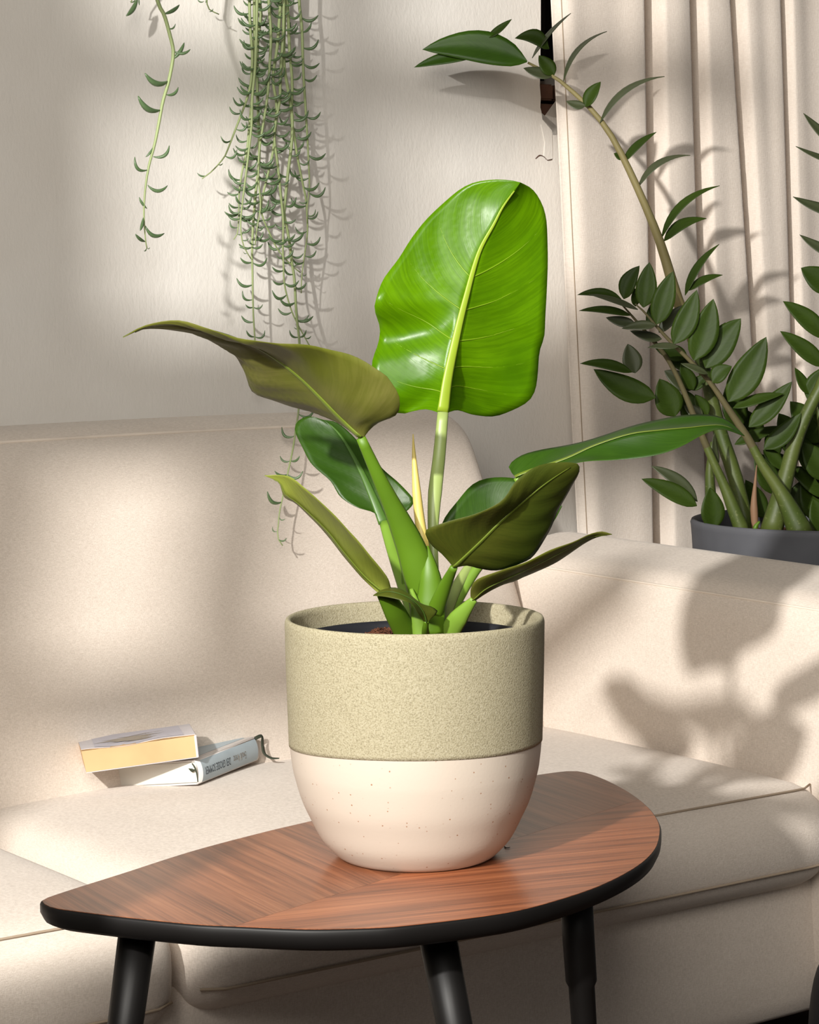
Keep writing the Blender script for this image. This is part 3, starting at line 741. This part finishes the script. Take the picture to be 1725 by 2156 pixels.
pet([(898, 1150, -.005), (905, 1200, -.01), (908, 1260, -.01), (905, 1335, -.01)], 2.45, [10, 44, 66, 62], PET_G, .6, 'leaf_sheath')
pet([(850, 1160, .05), (856, 1215, .045), (872, 1290, .02)], 2.46, [6, 26, 22], PET_G, .4, 'leaf_sheath')
pet([(866, 1240, -.02), (876, 1280, -.03), (886, 1340, -.03)], 2.46, [8, 26, 34], PET_M, .5, 'leaf_sheath')

# ================================================================== BOOKS ON THE SEAT
def parent_keep(o, root): o.parent = root; o.matrix_parent_inverse = Matrix.Translation(-root.location)
def book_frame(O, u, v, w_): return lambda a, b, c: O + u * a + v * b + w_ * c
# hardcover: O = near lower end of the spine, u to the fore edge, v along the spine, w up
BZ = SEAT + .009
O = PZ(421, 1652, BZ); vv = PZ(548, 1600, BZ) - O; LV = vv.length; vv.normalize()
uu = V((-vv.y, vv.x, 0)); q = P(208, 1665, O.y + .05); uu = (V((uu.x, uu.y, 0)) * .150 + V((0, 0, q.z - O.z))).normalized()
ww = uu.cross(vv) * -1
if ww.z < 0: ww = -ww
TH, LU = .0345, .150
hb = empty('hardcover_book'); hb.location = O; tag(hb, 'white hardcover book with pale blue spine lying on the sofa under the paperback', 'book')
fr = book_frame(O, uu, vv, ww)
def hbpart(o): parent_keep(o, hb); return o
hbpart(box('page_block', (.004, .003, .0030), (LU - .004, LV - .003, TH - .0030), PAPER_W, None, fr, .0006))
for z in (.0002, TH - .0024): hbpart(box('cover_board', (.003, 0, z), (LU, LV, z + .0022), JACKET, None, fr, .0006))
# rounded spine with the jacket wrapped over it
def spine_pt(t, y, off=0):
    an = math.pi * t; return fr(.006 - math.sin(an) * (.0075 + off), y, TH / 2 - math.cos(an) * (TH / 2 + off))
vs = []; fs = []; N = 14
for y in (0, LV):
    for k in range(N + 1): vs.append(spine_pt(k / N, y, 0))
    for k in range(N + 1): vs.append(spine_pt(k / N, y, -.0016))
W_ = 2 * (N + 1)
for k in range(N):
    fs += [(k, k + 1, W_ + k + 1, W_ + k), (N + 1 + k, W_ + N + 1 + k, W_ + N + 2 + k, N + 2 + k), (k, N + 1 + k, N + 2 + k, k + 1), (W_ + k, W_ + k + 1, W_ + N + 2 + k, W_ + N + 1 + k)]
sp = hbpart(mesh('spine', vs, fs, JACKET))
# pale blue field on spine and top cover, with the lettering printed on it
vs = []; fs = []
for y in (.010, LV - .006):
    for k in range(N + 1): vs.append(spine_pt(.16 + .66 * k / N, y, .0004))
for k in range(N): fs.append((k, k + 1, N + 2 + k, N + 1 + k))
pn = mesh('spine_panel', vs, fs, JACKET_B); pn.parent = sp; pass
cv = box('cover_panel', (.018, .010, TH - .0001), (LU - .012, LV - .006, TH + .0003), JACKET_B, None, fr); hbpart(cv)
def lettering(txt, y_start, y_end, size, mat, t_c):
    """upside-down lettering on the curved spine: runs from the far end to the near end"""
    cu = bpy.data.curves.new('txt', 'FONT'); cu.body = txt; cu.size = size; cu.resolution_u = 2
    to = bpy.data.objects.new('txt', cu); COL.objects.link(to); bpy.context.view_layer.update()
    me = bpy.data.meshes.new_from_object(to.evaluated_get(bpy.context.evaluated_depsgraph_get()))
    bpy.data.objects.remove(to)
    xs = [v_.co.x for v_ in me.vertices]; x0, kx = min(xs), (y_start - y_end) / (max(xs) - min(xs))
    for v_ in me.vertices:
        x, y = v_.co.x, v_.co.y
        h = t_c + (size * .35 - y) / (TH * 1.25)          # letters' up points down the spine
        v_.co = spine_pt(h, y_start - (x - x0) * kx, .0008)
    o = link('spine_lettering', me, mat); o.parent = sp; return o
lettering('Ewald Arenz', LV * .76, LV * .55, .0120, INK_F, .47)
lettering('DER GROSSE SOMMER', LV * .50, LV * .09, .0120, INK, .47)
rb = tube('ribbon', [fr(.002, LV - .004, TH - .002), fr(-.004, LV + .006, TH * .98), fr(-.002, LV + .009, TH * .6), fr(-.006, LV + .004, TH * .25), fr(-.018, LV + .0, .002), fr(-.032, LV - .002, .001)], [.003, .003, .0028, .0028, .003, .0016], RIBBON, None, 24, 6, .25, V((1, -1, 1)))
hbpart(rb)
lf = tube('ribbon_end', [fr(.008, -.0005, TH - .004), fr(.0035, -.0012, TH * .66), fr(.002, -.0012, TH * .4), fr(.0022, -.0008, .004)], [.0008, .0012, .001, .0008], RIBBON, None, 14, 6, .5, vv); hbpart(lf)
lf2 = tube('ribbon_end', [fr(.0032, -.0012, TH * .62), fr(.008, -.0016, TH * .60), fr(.014, -.0012, TH * .68)], [.0006, .0028, .0004], RIBBON, None, 12, 6, .3, vv); hbpart(lf2)
# paperback on top, turned towards the left
PO = P(417, 1594, O.y - .005); PL = P(182, 1627, PO.y - .03)
pu = (PL - PO); PW = pu.length; pu.normalize()
pv = V((-pu.y, pu.x, 0)).normalized()
if pv.y < 0: pv = -pv
pw = pu.cross(pv); pw = pw if pw.z > 0 else -pw
PT, PD = .0315, .088
pb = empty('paperback_book'); pb.location = PO; tag(pb, 'thick yellowed paperback with grey cover lying on top of the hardcover', 'book')
fp = book_frame(PO, pu, pv, pw)
# page block with a slightly wavy top where the leaves lift
NX = 28; vs = []; fs = []
def wave(x): return .0026 * math.sin(x / PW * math.pi * 2.2 + .2) * math.exp(-((x - PW * .62) / (PW * .42)) ** 2) + .0012
for y in (.0012, PD):
    for k in range(NX + 1): x = .002 + (PW - .002) * k / NX; vs.append(fp(x - .004 * (k / NX) * 0, y, .0004))
    for k in range(NX + 1): x = .002 + (PW - .002) * k / NX; vs.append(fp(x + .0035 * k / NX, y, PT - .0012))
W2_ = 2 * (NX + 1)
for k in range(NX):
    a, b, c, d = k, k + 1, NX + 2 + k, NX + 1 + k
    fs += [(a, b, c, d), (W2_ + b, W2_ + a, W2_ + d, W2_ + c), (d, c, W2_ + c, W2_ + d), (b, a, W2_ + a, W2_ + b)]
fs += [(0, NX + 1, W2_ + NX + 1, W2_), (NX, W2_ + NX, W2_ + W2_ - 1, W2_ - 1)]
o = mesh('page_block', vs, fs, PAPER_Y, None, False); parent_keep(o, pb)
def sheet(nm, zlift, th, mat, x0=0, y1=None):
    vs = []; fs = []; y1 = y1 or PD
    for z in (0, th):
        for y in (0.0005, y1):
            for k in range(NX + 1):
                x = x0 + (PW + .0035 - x0) * k / NX
                vs.append(fp(x, y, PT - .0010 + wave(x) * zlift * max(0, 1 - y / (PD * .9)) + z))
    r = NX + 1
    for k in range(NX):
        fs += [(k, r + k, r + k + 1, k + 1), (2 * r + k, 2 * r + k + 1, 3 * r + k + 1, 3 * r + k), (k, k + 1, 2 * r + k + 1, 2 * r + k), (r + k, 3 * r + k, 3 * r + k + 1, r + k + 1)]
    o = mesh(nm, vs, fs, mat, None, False); parent_keep(o, pb); return o
sheet('loose_page', .35, .0003, PAPER_Y); sheet('loose_page', .65, .0003, PAPER_Y); ct = sheet('front_cover', 1.0, .0006, COVER_L)
parent_keep(box('back_cover', (0, 0, -.0006), (PW, PD, .0003), COVER_L, None, fp), pb)
parent_keep(box('spine', (-.0012, 0, -.0006), (.0020, PD, PT - .0002), COVER_L, None, fp, .0006), pb)
# printed panel and pale reed drawing on the cover
def onc(x, y): return fp(x, y, PT - .0001 + wave(x) * max(0, 1 - y / (PD * .9)) + .0002)
def cover_poly(nm, L, mat):
    o = mesh(nm, [onc(x * PW, y * PD) for x, y in L], [tuple(range(len(L)))], mat, None, False); parent_keep(o, pb); return o
vs = []; fs = []
for y in (.05, .97):
    for k in range(NX + 1): vs.append(onc((.10 + .80 * k / NX) * PW, y * PD))
for k in range(NX): fs.append((k, k + 1, NX + 2 + k, NX + 1 + k))
parent_keep(mesh('cover_panel', vs, fs, COVER_G, None, False), pb)
def onc2(x, y): return onc(x, y) + pw * .0003
bmv = []; bmf = []
for k in range(26):
    x0, y0 = random.gauss(.50, .10), random.gauss(.42, .10); an = random.gauss(0, .35) + (math.pi if random.random() < .5 else 0); L_ = random.uniform(.10, .26); wd = random.uniform(.012, .035)
    dx, dy = math.cos(an) * L_, math.sin(an) * L_ * .8; nx, ny = -dy * wd / L_ * 1.2, dx * wd / L_ * 1.2
    b0 = len(bmv); bmv += [onc2((x0 - dx) * PW, (y0 - dy) * PD), onc2((x0 + nx) * PW, (y0 + ny) * PD), onc2((x0 + dx) * PW, (y0 + dy) * PD), onc2((x0 - nx) * PW, (y0 - ny) * PD)]; bmf.append((b0, b0 + 1, b0 + 2, b0 + 3))
parent_keep(mesh('cover_drawing', bmv, bmf, INK_F, None, False), pb)

# ================================================================== ZZ PLANT BEHIND THE ARM
ZY = 3.93; ZC = P(1738, 1100, ZY); ZR = .222; ZH = P(1500, 1098, ZY).z + .004
zp = empty('grey_planter'); zp.location = (ZC.x, ZC.y, 0); tag(zp, 'large matt grey planter standing behind the sofa arm', 'planter')
lathe('pot_body', [(.0, .0), (.165, .0), (.172, .006), (.196, .30), (ZR - .0015, ZH - .03), (ZR, ZH - .012), (ZR + .001, ZH - .006), (ZR - .001, ZH - .001), (ZR - .004, ZH), (ZR - .007, ZH - .001), (ZR - .009, ZH - .012), (ZR - .014, ZH - .06), (.001, ZH - .07)], GREYPOT, zp, 96)
vs = []; fs = []
for i in range(9):
    for k in range(48):
        r = (ZR - .012) * i / 8; x, y = r * math.cos(k / 48 * 6.2832), r * math.sin(k / 48 * 6.2832); vs.append((x, y, ZH - .035 + .006 * noise.noise(V((x * 40, y * 40, 1)))))
for i in range(8):
    for k in range(48): k2 = (k + 1) % 48; fs.append((i * 48 + k, (i + 1) * 48 + k, (i + 1) * 48 + k2, i * 48 + k2))
mesh('soil', vs, fs, SOIL, zp)
zz = empty('zz_plant'); tag(zz, 'dark green zz plant with one long arching stem behind the sofa arm', 'plant')
SZ = ZY / F_PX
def stalk(q, wpx, mat, Y=ZY, n=28):
    o = tube('stalk', pts(q, Y), [x * .5 * SZ for x in wpx], [STALK, mat], zz, n, 10)     # green foot, then the stem's own skin
    for i, p in enumerate(o.data.polygons): p.material_index = 1 if n * 10 * .36 < i < n * 10 or i == len(o.data.polygons) - 1 else 0
    return o
def leaflet(par, b, t, wpx, bend=0, roll=0, mats=None, dY=0, Y=ZY, wpos=.5, droop=0, nu=12, tdY=None):
    """leaflet from pixel b to pixel t (at depth Y+dY); wpx apparent width; bend sideways bow in px; roll turns one half away"""
    B = P(b[0], b[1], Y + dY); T_ = P(t[0], t[1], Y + (dY if tdY is None else tdY))
    d = T_ - B; L = d.length; dn = d.normalized(); side = dn.cross(V((0, 1, 0))).normalized()
    if side.z < 0: side = -side
    mid_ = []; la = []; lb = []
    NN = 9
    cr = math.cos(roll); sr = math.sin(roll); full = wpx * .5 * SZ / max(.35, abs(cr))
    for i in range(NN + 1):
        s = i / NN
        m = B + d * s + side * (bend * SZ * 4 * s * (1 - s)) + V((0, 1, 0)) * (droop * 4 * s * (1 - s))
        k = (math.sin(math.pi * s ** (.86 if wpos <= .5 else 1.15)) ** .8) * (1 - .25 * s) + (.04 if s < .9 else 0)
        if i == NN: k = 0
        o_ = (side * cr + V((0, 1, 0)) * sr) * (full * k)
        mid_.append(m); la.append(m - o_ + V((0, -1, 0)) * full * k * .25); lb.append(m + o_ + V((0, -1, 0)) * full * k * .25)
    return leaf('leaflet', mid_, la, lb, mats or [ZZ_U, ZZ_L], par, side.cross(dn).y > 0, nu, 3, .0, 0, 4, .0011)
def c4(x, y): return (1180 + x / 2.9945, 500 + y / 2.9945)
def c3(x, y): return (860 + x / 2.875, y / 2.875)
LO = [ZZ_L, ZZ_U]
# long arching stem
s1 = stalk([(1576, 1125, .02), (1547, 1001, .03), (1514, 901, .04), (1480, 767, .04), (1430, 640, .03), (1390, 510, .03), (1340, 390, .03), (1290, 290, .04), (1245, 230, .05), (1200, 188, .06), (1165, 160, .07), (1112, 132, .08)], [36, 33, 31, 29, 27, 25, 21, 17, 15, 12, 9, 5], ZZ_S)
for b, t, w_, bd, ro, mt in [((720, 372), (85, 300), 215, 55, .2, [ZZ_B, ZZ_U]), ((420, 330), (35, 408), 85, 18, .4, [ZZ_B, ZZ_U]), ((480, 230), (626, 116), 48, 0, .5, None), ((852, 296), (645, 232), 105, 45, .4, None),
                             ((750, 352), (985, 80), 30, 20, 1.1, LO), ((880, 455), (697, 412), 80, -6, .6, LO), ((884, 455), (790, 335), 105, 0, .3, None), ((940, 492), (1203, 190), 32, 60, 1.1, LO),
                             ((1072, 648), (1165, 495), 85, 12, .6, None), ((1072, 640), (955, 612), 60, -8, .5, LO), ((1160, 745), (1552, 463), 42, 70, 1.0, LO), ((1300, 985), (1502, 800), 50, 20, .8, None), ((1305, 960), (1245, 928), 50, 0, .5, None),
                             ((1390, 1135), (1708, 940), 42, 60, 1.0, LO)]:
    leaflet(s1, c3(*b), c3(*t), w_ / 2.875, bd / 2.875, ro, mt, .07 if b[1] < 460 else .04)
for b, t, w_, bd in [((1393, 502), (1516, 391), 17, 24), ((1398, 508), (1488, 460), 24, 14), ((1443, 622), (1515, 514), 17, 12), ((1450, 612), (1522, 579), 17, 8)]:
    leaflet(s1, b, t, w_, bd, .8, None, .03)
# two leafy stems leaning left
s2 = stalk([(1566, 1125, -.06), (1530, 1034, -.06), (1500, 967, -.06), (1480, 921, -.06), (1454, 857, -.06), (1427, 794, -.06), (1400, 747, -.06), (1367, 707, -.06), (1330, 664, -.06), (1305, 636, -.06)], [34, 28, 20, 17, 14, 12, 10, 9, 6, 3], BARK)
s3 = stalk([(1690, 1128, -.10), (1647, 1041, -.10), (1607, 981, -.10), (1574, 921, -.10), (1534, 861, -.10), (1500, 811, -.10), (1464, 770, -.10), (1427, 734, -.10), (1394, 700, -.10), (1360, 660, -.10), (1338, 640, -.10)], [56, 40, 26, 20, 17, 14, 11, 9, 8, 6, 3], BARK)
for b, t, w_, bd, ro, dy, st, mt in [
    ((385, 388), (108, 362), 62, 28, .5, -.08, s2, None), ((490, 455), (180, 358), 42, 12, .9, -.10, s3, LO), ((445, 492), (118, 462), 52, 22, .6, -.07, s2, None), ((470, 540), (288, 505), 72, -6, .5, -.05, s2, LO),
    ((400, 388), (500, 178), 112, 22, .3, -.05, s2, None), ((525, 442), (562, 156), 138, 0, .2, -.11, s3, None), ((475, 435), (470, 320), 60, 0, .4, -.03, s2, None), ((608, 548), (712, 212), 150, 6, .2, -.12, s3, None),
    ((560, 560), (592, 395), 66, 0, .5, -.05, s2, None), ((715, 672), (862, 330), 150, -14, .2, -.12, s3, None), ((622, 600), (780, 425), 80, 8, .5, -.06, s2, LO), ((842, 775), (966, 386), 185, -10, .1, -.12, s3, None),
    ((940, 720), (1042, 536), 70, 10, .6, -.07, s3, None), ((915, 822), (1140, 510), 195, 14, .2, -.11, s3, None), ((1060, 1035), (1300, 626), 200, -12, .2, -.12, s3, None), ((1190, 1195), (1462, 908), 130, -8, .4, -.11, s3, None),
    ((1090, 1075), (1410, 985), 66, 14, .7, -.12, s3, None), ((474, 855), (425, 670), 135, 0, .2, -.08, s2, LO), ((452, 850), (125, 795), 70, 24, .6, -.09, s2, None), ((600, 1010), (210, 830), 165, -24, .3, -.08, s2, None),
    ((725, 1128), (625, 890), 190, 0, .2, -.05, s2, None), ((830, 960), (655, 840), 125, 6, .3, -.02, s2, LO), ((800, 745), (600, 700), 110, 0, .4, -.04, s2, None), ((605, 553), (388, 575), 62, 10, .6, -.11, s3, LO),
    ((745, 690), (552, 694), 42, 10, .9, -.12, s3, LO), ((640, 640), (440, 588), 66, -6, .6, -.07, s2, LO), ((960, 915), (1082, 812), 110, 22, .4, -.13, s3, None), ((930, 860), (760, 795), 46, 6, .9, -.13, s3, LO),
    ((865, 1665), (572, 1440), 92, 28, .5, -.02, s2, LO), ((862, 1692), (512, 1522), 118, 14, .4, -.08, s2, None), ((965, 1838), (945, 1575), 165, 4, .2, -.06, s2, None), ((930, 1120), (850, 990), 100, 0, .3, .0, s2, None),
    ((820, 800), (690, 780), 100, 0, .3, .0, s2, None), ((1280, 1340), (1424, 1478), 92, 10, .4, -.05, s3, None), ((1285, 1335), (1520, 1105), 120, -14, .5, -.06, s3, None), ((1100, 1305), (1400, 1190), 74, 10, .6, .02, s3, None),
    ((820, 960), (930, 860), 80, 0, .4, -.02, s2, None), ((900, 1130), (780, 1060), 90, 0, .4, -.01, s2, LO), ((1000, 1420), (975, 1230), 44, -14, .7, -.05, s2, LO), ((840, 960), (760, 800), 110, 0, .3, -.03, s2, None)]:
    leaflet(st, c4(*b), c4(*t), w_ / 2.9945, bd / 2.9945, ro, mt, dy)
# right-hand stalks, partly outside the picture
s4 = stalk([(1622, 1128, -.05), (1647, 1034, -.05), (1674, 934, -.05), (1701, 867, -.05), (1728, 815, -.05), (1762, 720, -.04), (1790, 600, -.02), (1800, 450, 0), (1806, 250, 0)], [50, 36, 29, 25, 23, 20, 17, 12, 4], STALK)
for b, t, w_, bd, ro, mt in [((1760, 610), (1687, 564), 58, 0, .2, None), ((1742, 712), (1649, 634), 44, 4, .3, None), ((1738, 772), (1643, 697), 40, 2, .3, None), ((1704, 830), (1674, 774), 26, 0, .5, None), ((1700, 840), (1745, 770), 50, 0, .3, None),
                             ((1788, 320), (1692, 238), 26, -6, .6, LO), ((1790, 350), (1676, 308), 16, -4, .9, LO), ((1785, 450), (1670, 414), 26, -6, .7, LO), ((1780, 540), (1684, 494), 26, -6, .6, LO), ((1770, 640), (1726, 570), 40, 0, .4, None)]:
    leaflet(s4, b, t, w_, bd, ro, mt, -.04)
s5 = stalk([(1760, 1120, .02), (1745, 1010, .02), (1730, 900, .03), (1722, 850, .04)], [40, 30, 20, 10], STALK)
for b, t, w_, bd, ro, dy in [((1735, 930), (1664, 845), 70, 0, .3, .05), ((1740, 960), (1640, 915), 66, 6, .4, .06), ((1725, 1005), (1672, 905), 50, 0, .4, .03), ((1745, 1045), (1660, 985), 52, 8, .4, .04), ((1735, 1100), (1690, 1000), 70, 0, .3, .05), ((1760, 900), (1700, 830), 60, 0, .3, .06),
                             ((1660, 1110), (1690, 1010), 60, 0, .3, .06), ((1745, 1010), (1690, 930), 60, 0, .2, .0), ((1668, 1000), (1625, 950), 40, 0, .4, .06), ((1640, 960), (1612, 915), 40, 0, .4, .08), ((1740, 1125), (1712, 1050), 54, 0, .2, -.06), ((1640, 1040), (1590, 950), 60, 0, .3, .10), ((1600, 930), (1560, 860), 56, 0, .3, .10), ((1690, 960), (1640, 870), 70, 0, .3, .10), ((1610, 1090), (1570, 1010), 50, 0, .3, .12), ((1560, 900), (1530, 810), 60, 0, .3, .06), ((1470, 900), (1440, 820), 56, 0, .3, .0)]:
    leaflet(s5, b, t, w_, bd, ro, None, dy)
tube('stalk', pts([(1500, 1125, .06), (1497, 1050, .06), (1495, 990, .06), (1500, 930, .06)], ZY), [x * SZ for x in (14, 13, 10, 4)], STALK, zz, 14, 10)
tube('new_shoot', pts([(1591, 1122, -.02), (1588, 1060, -.02), (1592, 1000, -.02), (1594, 978, -.02)], ZY), [x * SZ for x in (7, 8.5, 4, 1)], BROWN, zz, 14, 10)
tube('new_shoot', pts([(1588, 1124, -.14), (1592, 1108, -.14), (1600, 1098, -.14)], ZY), [x * SZ for x in (4, 5, 2)], PET_G, zz, 8, 8)

# ================================================================== TRAILING PLANT AT THE WALL
def c1_(x, y): return (230 + x / 3.45, y / 3.45)
def c2_(x, y): return (430 + x / 3.2675, 500 + y / 3.2675)
trail = empty('trailing_plant'); tag(trail, 'trailing succulent with banana-shaped leaves on thin hanging stems at the wall', 'plant')
def wallY(x, y, off): return PN(x, y, RP(0, WALL_B + off, 0), ED)
# one curved bead-like leaf, shared by all: unit length along x, bowing down in z
def bean(nm, bow, fat):
    ps = []; rr = []
    for k in range(11):
        s = k / 10; ps.append(V((s, 0, -bow * 4 * s * (1 - s)))); rr.append(max(.004, fat * math.sin(math.pi * min(1, s * .93 + .035)) ** .75))
    v_, f_ = tube_data(ps, rr, 7)
    me = bpy.data.meshes.new(nm); me.from_pydata([tuple(q) for q in v_], [], f_); me.materials.append(BAN)
    me.polygons.foreach_set('use_smooth', [True] * len(me.polygons)); return me
BEANS = [bean('bean_leaf', b, f) for b, f in ((.28, .095), (.20, .10), (.36, .09), (.08, .10))]
def bead(par, A, B, kind, flipz=1):
    d = B - A; L = d.length; x = d.normalized(); z = UP - x * UP.dot(x); z = z.normalized() * flipz; y = z.cross(x)
    o = bpy.data.objects.new('leaf', BEANS[kind]); COL.objects.link(o); o.parent = par
    o.matrix_local = Matrix.Translation(A) @ Matrix((x * L, y * L, z * L)).transposed().to_4x4()
    return o
def strand(q, off, leaves='auto', r=.0022, step=23, size=34, droop=.5, tail=0, tip=.0009, start=0):
    """q: pixels; off: distance from the wall, or a list of distances"""
    offs = off if isinstance(off, list) else [off] * len(q)
    p3 = [wallY(x, y, o) for (x, y), o in zip(q, offs)]
    n = max(16, len(q) * 4); ps = cat(p3, n)
    st = mesh('stem', *tube_data(ps, lerp_list([r, r, r * .8, tip], n), 7), VINE, trail)
    if leaves == 'auto':
        q2 = cat([V((x, y, 0)) for x, y in q], 200); acc = 0; side = random.choice((-1, 1)); tot = sum((q2[i + 1] - q2[i]).length for i in range(200)); nxt = random.uniform(4, step) + start
        for i in range(200):
            acc += (q2[i + 1] - q2[i]).length
            if acc >= nxt:
                c = min(ps, key=lambda w3: (lambda t: (t[0] - q2[i].x) ** 2 + (t[1] - q2[i].y) ** 2)(pix(w3)))
                if q2[i].y > -20:
                    a = random.uniform(.15, .75); ln = size * random.uniform(.7, 1.15) * (.55 if acc > tot * .94 else 1)
                    dirx = side * math.cos(a) * ln; diry = -math.sin(a) * ln * .8
                    B = P(q2[i].x + dirx, q2[i].y + diry, c.y - random.uniform(-.3, .6) * ln * .00075)
                    bead(st, c, B, random.choice((0, 0, 1, 2)))
                    if random.random() < .16: bead(st, c, P(q2[i].x - dirx * .8, q2[i].y + diry, c.y - .01), 1)
                side = -side if random.random() < .8 else side; nxt = acc + step * random.uniform(.6, 1.4)
    else:
        for (b, t, k) in leaves:
            A = wallY(*c1_(*b), offs[0]); B = wallY(*c1_(*t), offs[0] + random.uniform(-.004, .012)); bead(st, A, B, k)
    return st
T1 = [(330, -260), (300, -120)] + [c1_(*q) for q in [(350, 0), (400, 110), (440, 250), (465, 360), (460, 450), (430, 600), (390, 740), (360, 900), (330, 1050), (290, 1200), (265, 1350), (253, 1500), (255, 1620), (265, 1750), (275, 1805)]]
strand(T1, .22, [((400, 100), (510, 35), 3), ((430, 205), (482, 172), 0), ((462, 430), (545, 310), 3), ((470, 372), (590, 358), 1), ((425, 590), (260, 532), 1), ((415, 688), (502, 633), 1), ((370, 800), (210, 698), 1), ((320, 1138), (437, 1057), 0), ((318, 1070), (265, 1140), 3),
                 ((278, 1235), (186, 1140), 2), ((280, 1345), (424, 1348), 0), ((275, 1515), (218, 1432), 3), ((248, 1580), (225, 1675), 3), ((262, 1640), (400, 1695), 0), ((262, 1755), (190, 1700), 3), ((275, 1805), (296, 1797), 1), ((272, 1800), (252, 1822), 1)], .0030)
strand([(400, -200), (330, -80), (280, -10), (276, 6)], .05, [((205, -10), (125, 115), 3), ((215, -20), (220, 38), 3), ((190, -10), (150, 10), 0)], .002)
strand([(470, -200), (440, -40), (436, 5), (441, 20), (461, 30)], .05, [((640, -10), (690, 10), 0), ((725, 85), (755, 62), 1), ((700, 20), (715, -30), 3)], .0018)
up = lambda L: [(L[0][0] + 8, -240), (L[0][0] + 2, -90)] + L
D = [
 ([(1020, 0), (1025, 200), (1040, 400), (1030, 600), (1000, 720), (960, 830), (910, 960), (860, 1090), (830, 1150), (750, 1240), (675, 1298)], .06, 30),
 ([(1055, 0), (1055, 300), (1045, 600), (1030, 800), (1015, 950), (1000, 1100), (965, 1250), (945, 1400), (940, 1600), (930, 1700), (905, 1740)], .055, 20),
 ([(1075, 0), (1070, 250), (1060, 500), (1040, 700), (1035, 900), (1020, 1050), (990, 1300), (965, 1500), (955, 1650), (975, 1780), (1030, 1880)], .07, 20),
 ([(1160, 0), (1175, 250), (1165, 500), (1150, 700), (1120, 900), (1090, 1100), (1085, 1300), (1100, 1500), (1075, 1650), (1060, 1780)], .065, 19),
 ([(1245, 0), (1240, 100), (1220, 350), (1190, 560), (1215, 750), (1210, 900), (1190, 1100), (1150, 1280), (1110, 1450), (1110, 1560), (1160, 1680), (1230, 1820), (1340, 1940), (1390, 1980)], .06, 21),
 ([(1295, 0), (1300, 100), (1310, 350), (1330, 600), (1325, 850), (1340, 950), (1370, 1150), (1410, 1350), (1430, 1450), (1440, 1600), (1440, 1700), (1420, 1850), (1400, 2000), (1395, 2130)], .055, 24),
 ([(1380, 0), (1400, 200), (1410, 500), (1425, 750), (1440, 1000), (1450, 1200), (1455, 1350), (1440, 1500), (1438, 1620)], .06, 26)]
for L, o, st_ in D: strand(up([c1_(*q) for q in L]), o, 'auto', .0026, st_)
strand(up([c1_(*q) for q in [(1090, 0), (1105, 90), (1080, 300), (1075, 600), (1085, 900), (1090, 1150), (1065, 1400), (1045, 1650), (1038, 1850)]]) + [c2_(*q) for q in [(333, 250), (335, 400), (340, 560), (348, 680), (352, 780), (375, 1090)]], .05, 'auto', .0026, 30)
strand(up([c1_(*q) for q in [(1270, 0), (1265, 250), (1245, 550), (1240, 720), (1215, 860), (1200, 1000), (1225, 1200), (1245, 1400), (1265, 1600), (1262, 1800)]]) + [c2_(*q) for q in [(545, 150), (550, 300), (570, 400), (600, 500), (640, 590), (700, 700), (735, 760)]], .065, 'auto', .0026, 24)
L10 = up([c1_(*q) for q in [(1275, 100), (1270, 450), (1300, 650), (1330, 850), (1325, 1050), (1300, 1250), (1280, 1450), (1270, 1550), (1300, 1700), (1330, 1900)]]) + [c2_(*q) for q in [(590, 90), (620, 280), (630, 450), (640, 580), (655, 720), (655, 950), (650, 1180), (635, 1290), (610, 1460), (580, 1600), (540, 1790), (520, 1880), (510, 1980), (505, 2060), (540, 2120)]]
o10 = [.06] * 12 + [.06, .06, .07, .09, .13, .20, .265, .30, .325, .338, .352, .358, .363, .368, .372]
strand(L10, o10, 'auto', .0026, 33)
# hanging basket the stems spill from, above the picture
hp = empty('hanging_pot'); c_ = wallY(500, -330, .12); hp.location = c_; tag(hp, 'white pot on the wall above, holding the trailing succulent', 'pot')
lathe('pot_body', [(.001, -.02), (.07, -.02), (.085, .0), (.10, .10), (.104, .10), (.100, .09), (.09, .06), (.001, .05)], WHITE, hp, 48)
mesh('wall_bracket', *tube_data([V((0, 0, -.026)), ED * -.115 + V((0, 0, -.026))], [.012, .012], 8), BLACKP, hp)

# ================================================================== BLACK POUF AT THE LOWER RIGHT
bc = P(1905, 2100, 3.02)
bp = empty('black_pouf'); bp.location = (bc.x, bc.y, 0); tag(bp, 'black rounded seat edge at the lower right corner beside the sofa', 'pouf')
RB = bc.x - P(1701, 2150, 3.02).x; zt = P(1760, 2005, 3.02).z
pr = [(.0, .0), (RB * .96, .0), (RB * .985, .01)] + [(RB * (.985 + .015 * math.sin(k / 6 * math.pi)), .01 + (zt - .16) * k / 6) for k in range(1, 7)] + [(RB * (.985 - .34 * (k / 10) ** 2.6), zt - .15 + .15 * math.sin(k / 10 * math.pi / 2)) for k in range(1, 11)] + [(RB * .4, zt + .006), (.001, zt + .010)]
lathe('body', pr, BLACKM, bp, 72)
pr2 = [(RB * (.985 - .34 * (k / 10) ** 2.6) + .003, zt - .15 + .15 * math.sin(k / 10 * math.pi / 2)) for k in range(1, 11)]
lathe('piping', [(RB * .994 + .0022 * math.cos(k / 8 * 6.2832), zt - .15 + .0022 * math.sin(k / 8 * 6.2832)) for k in range(9)], GREYPOT, bp, 72)
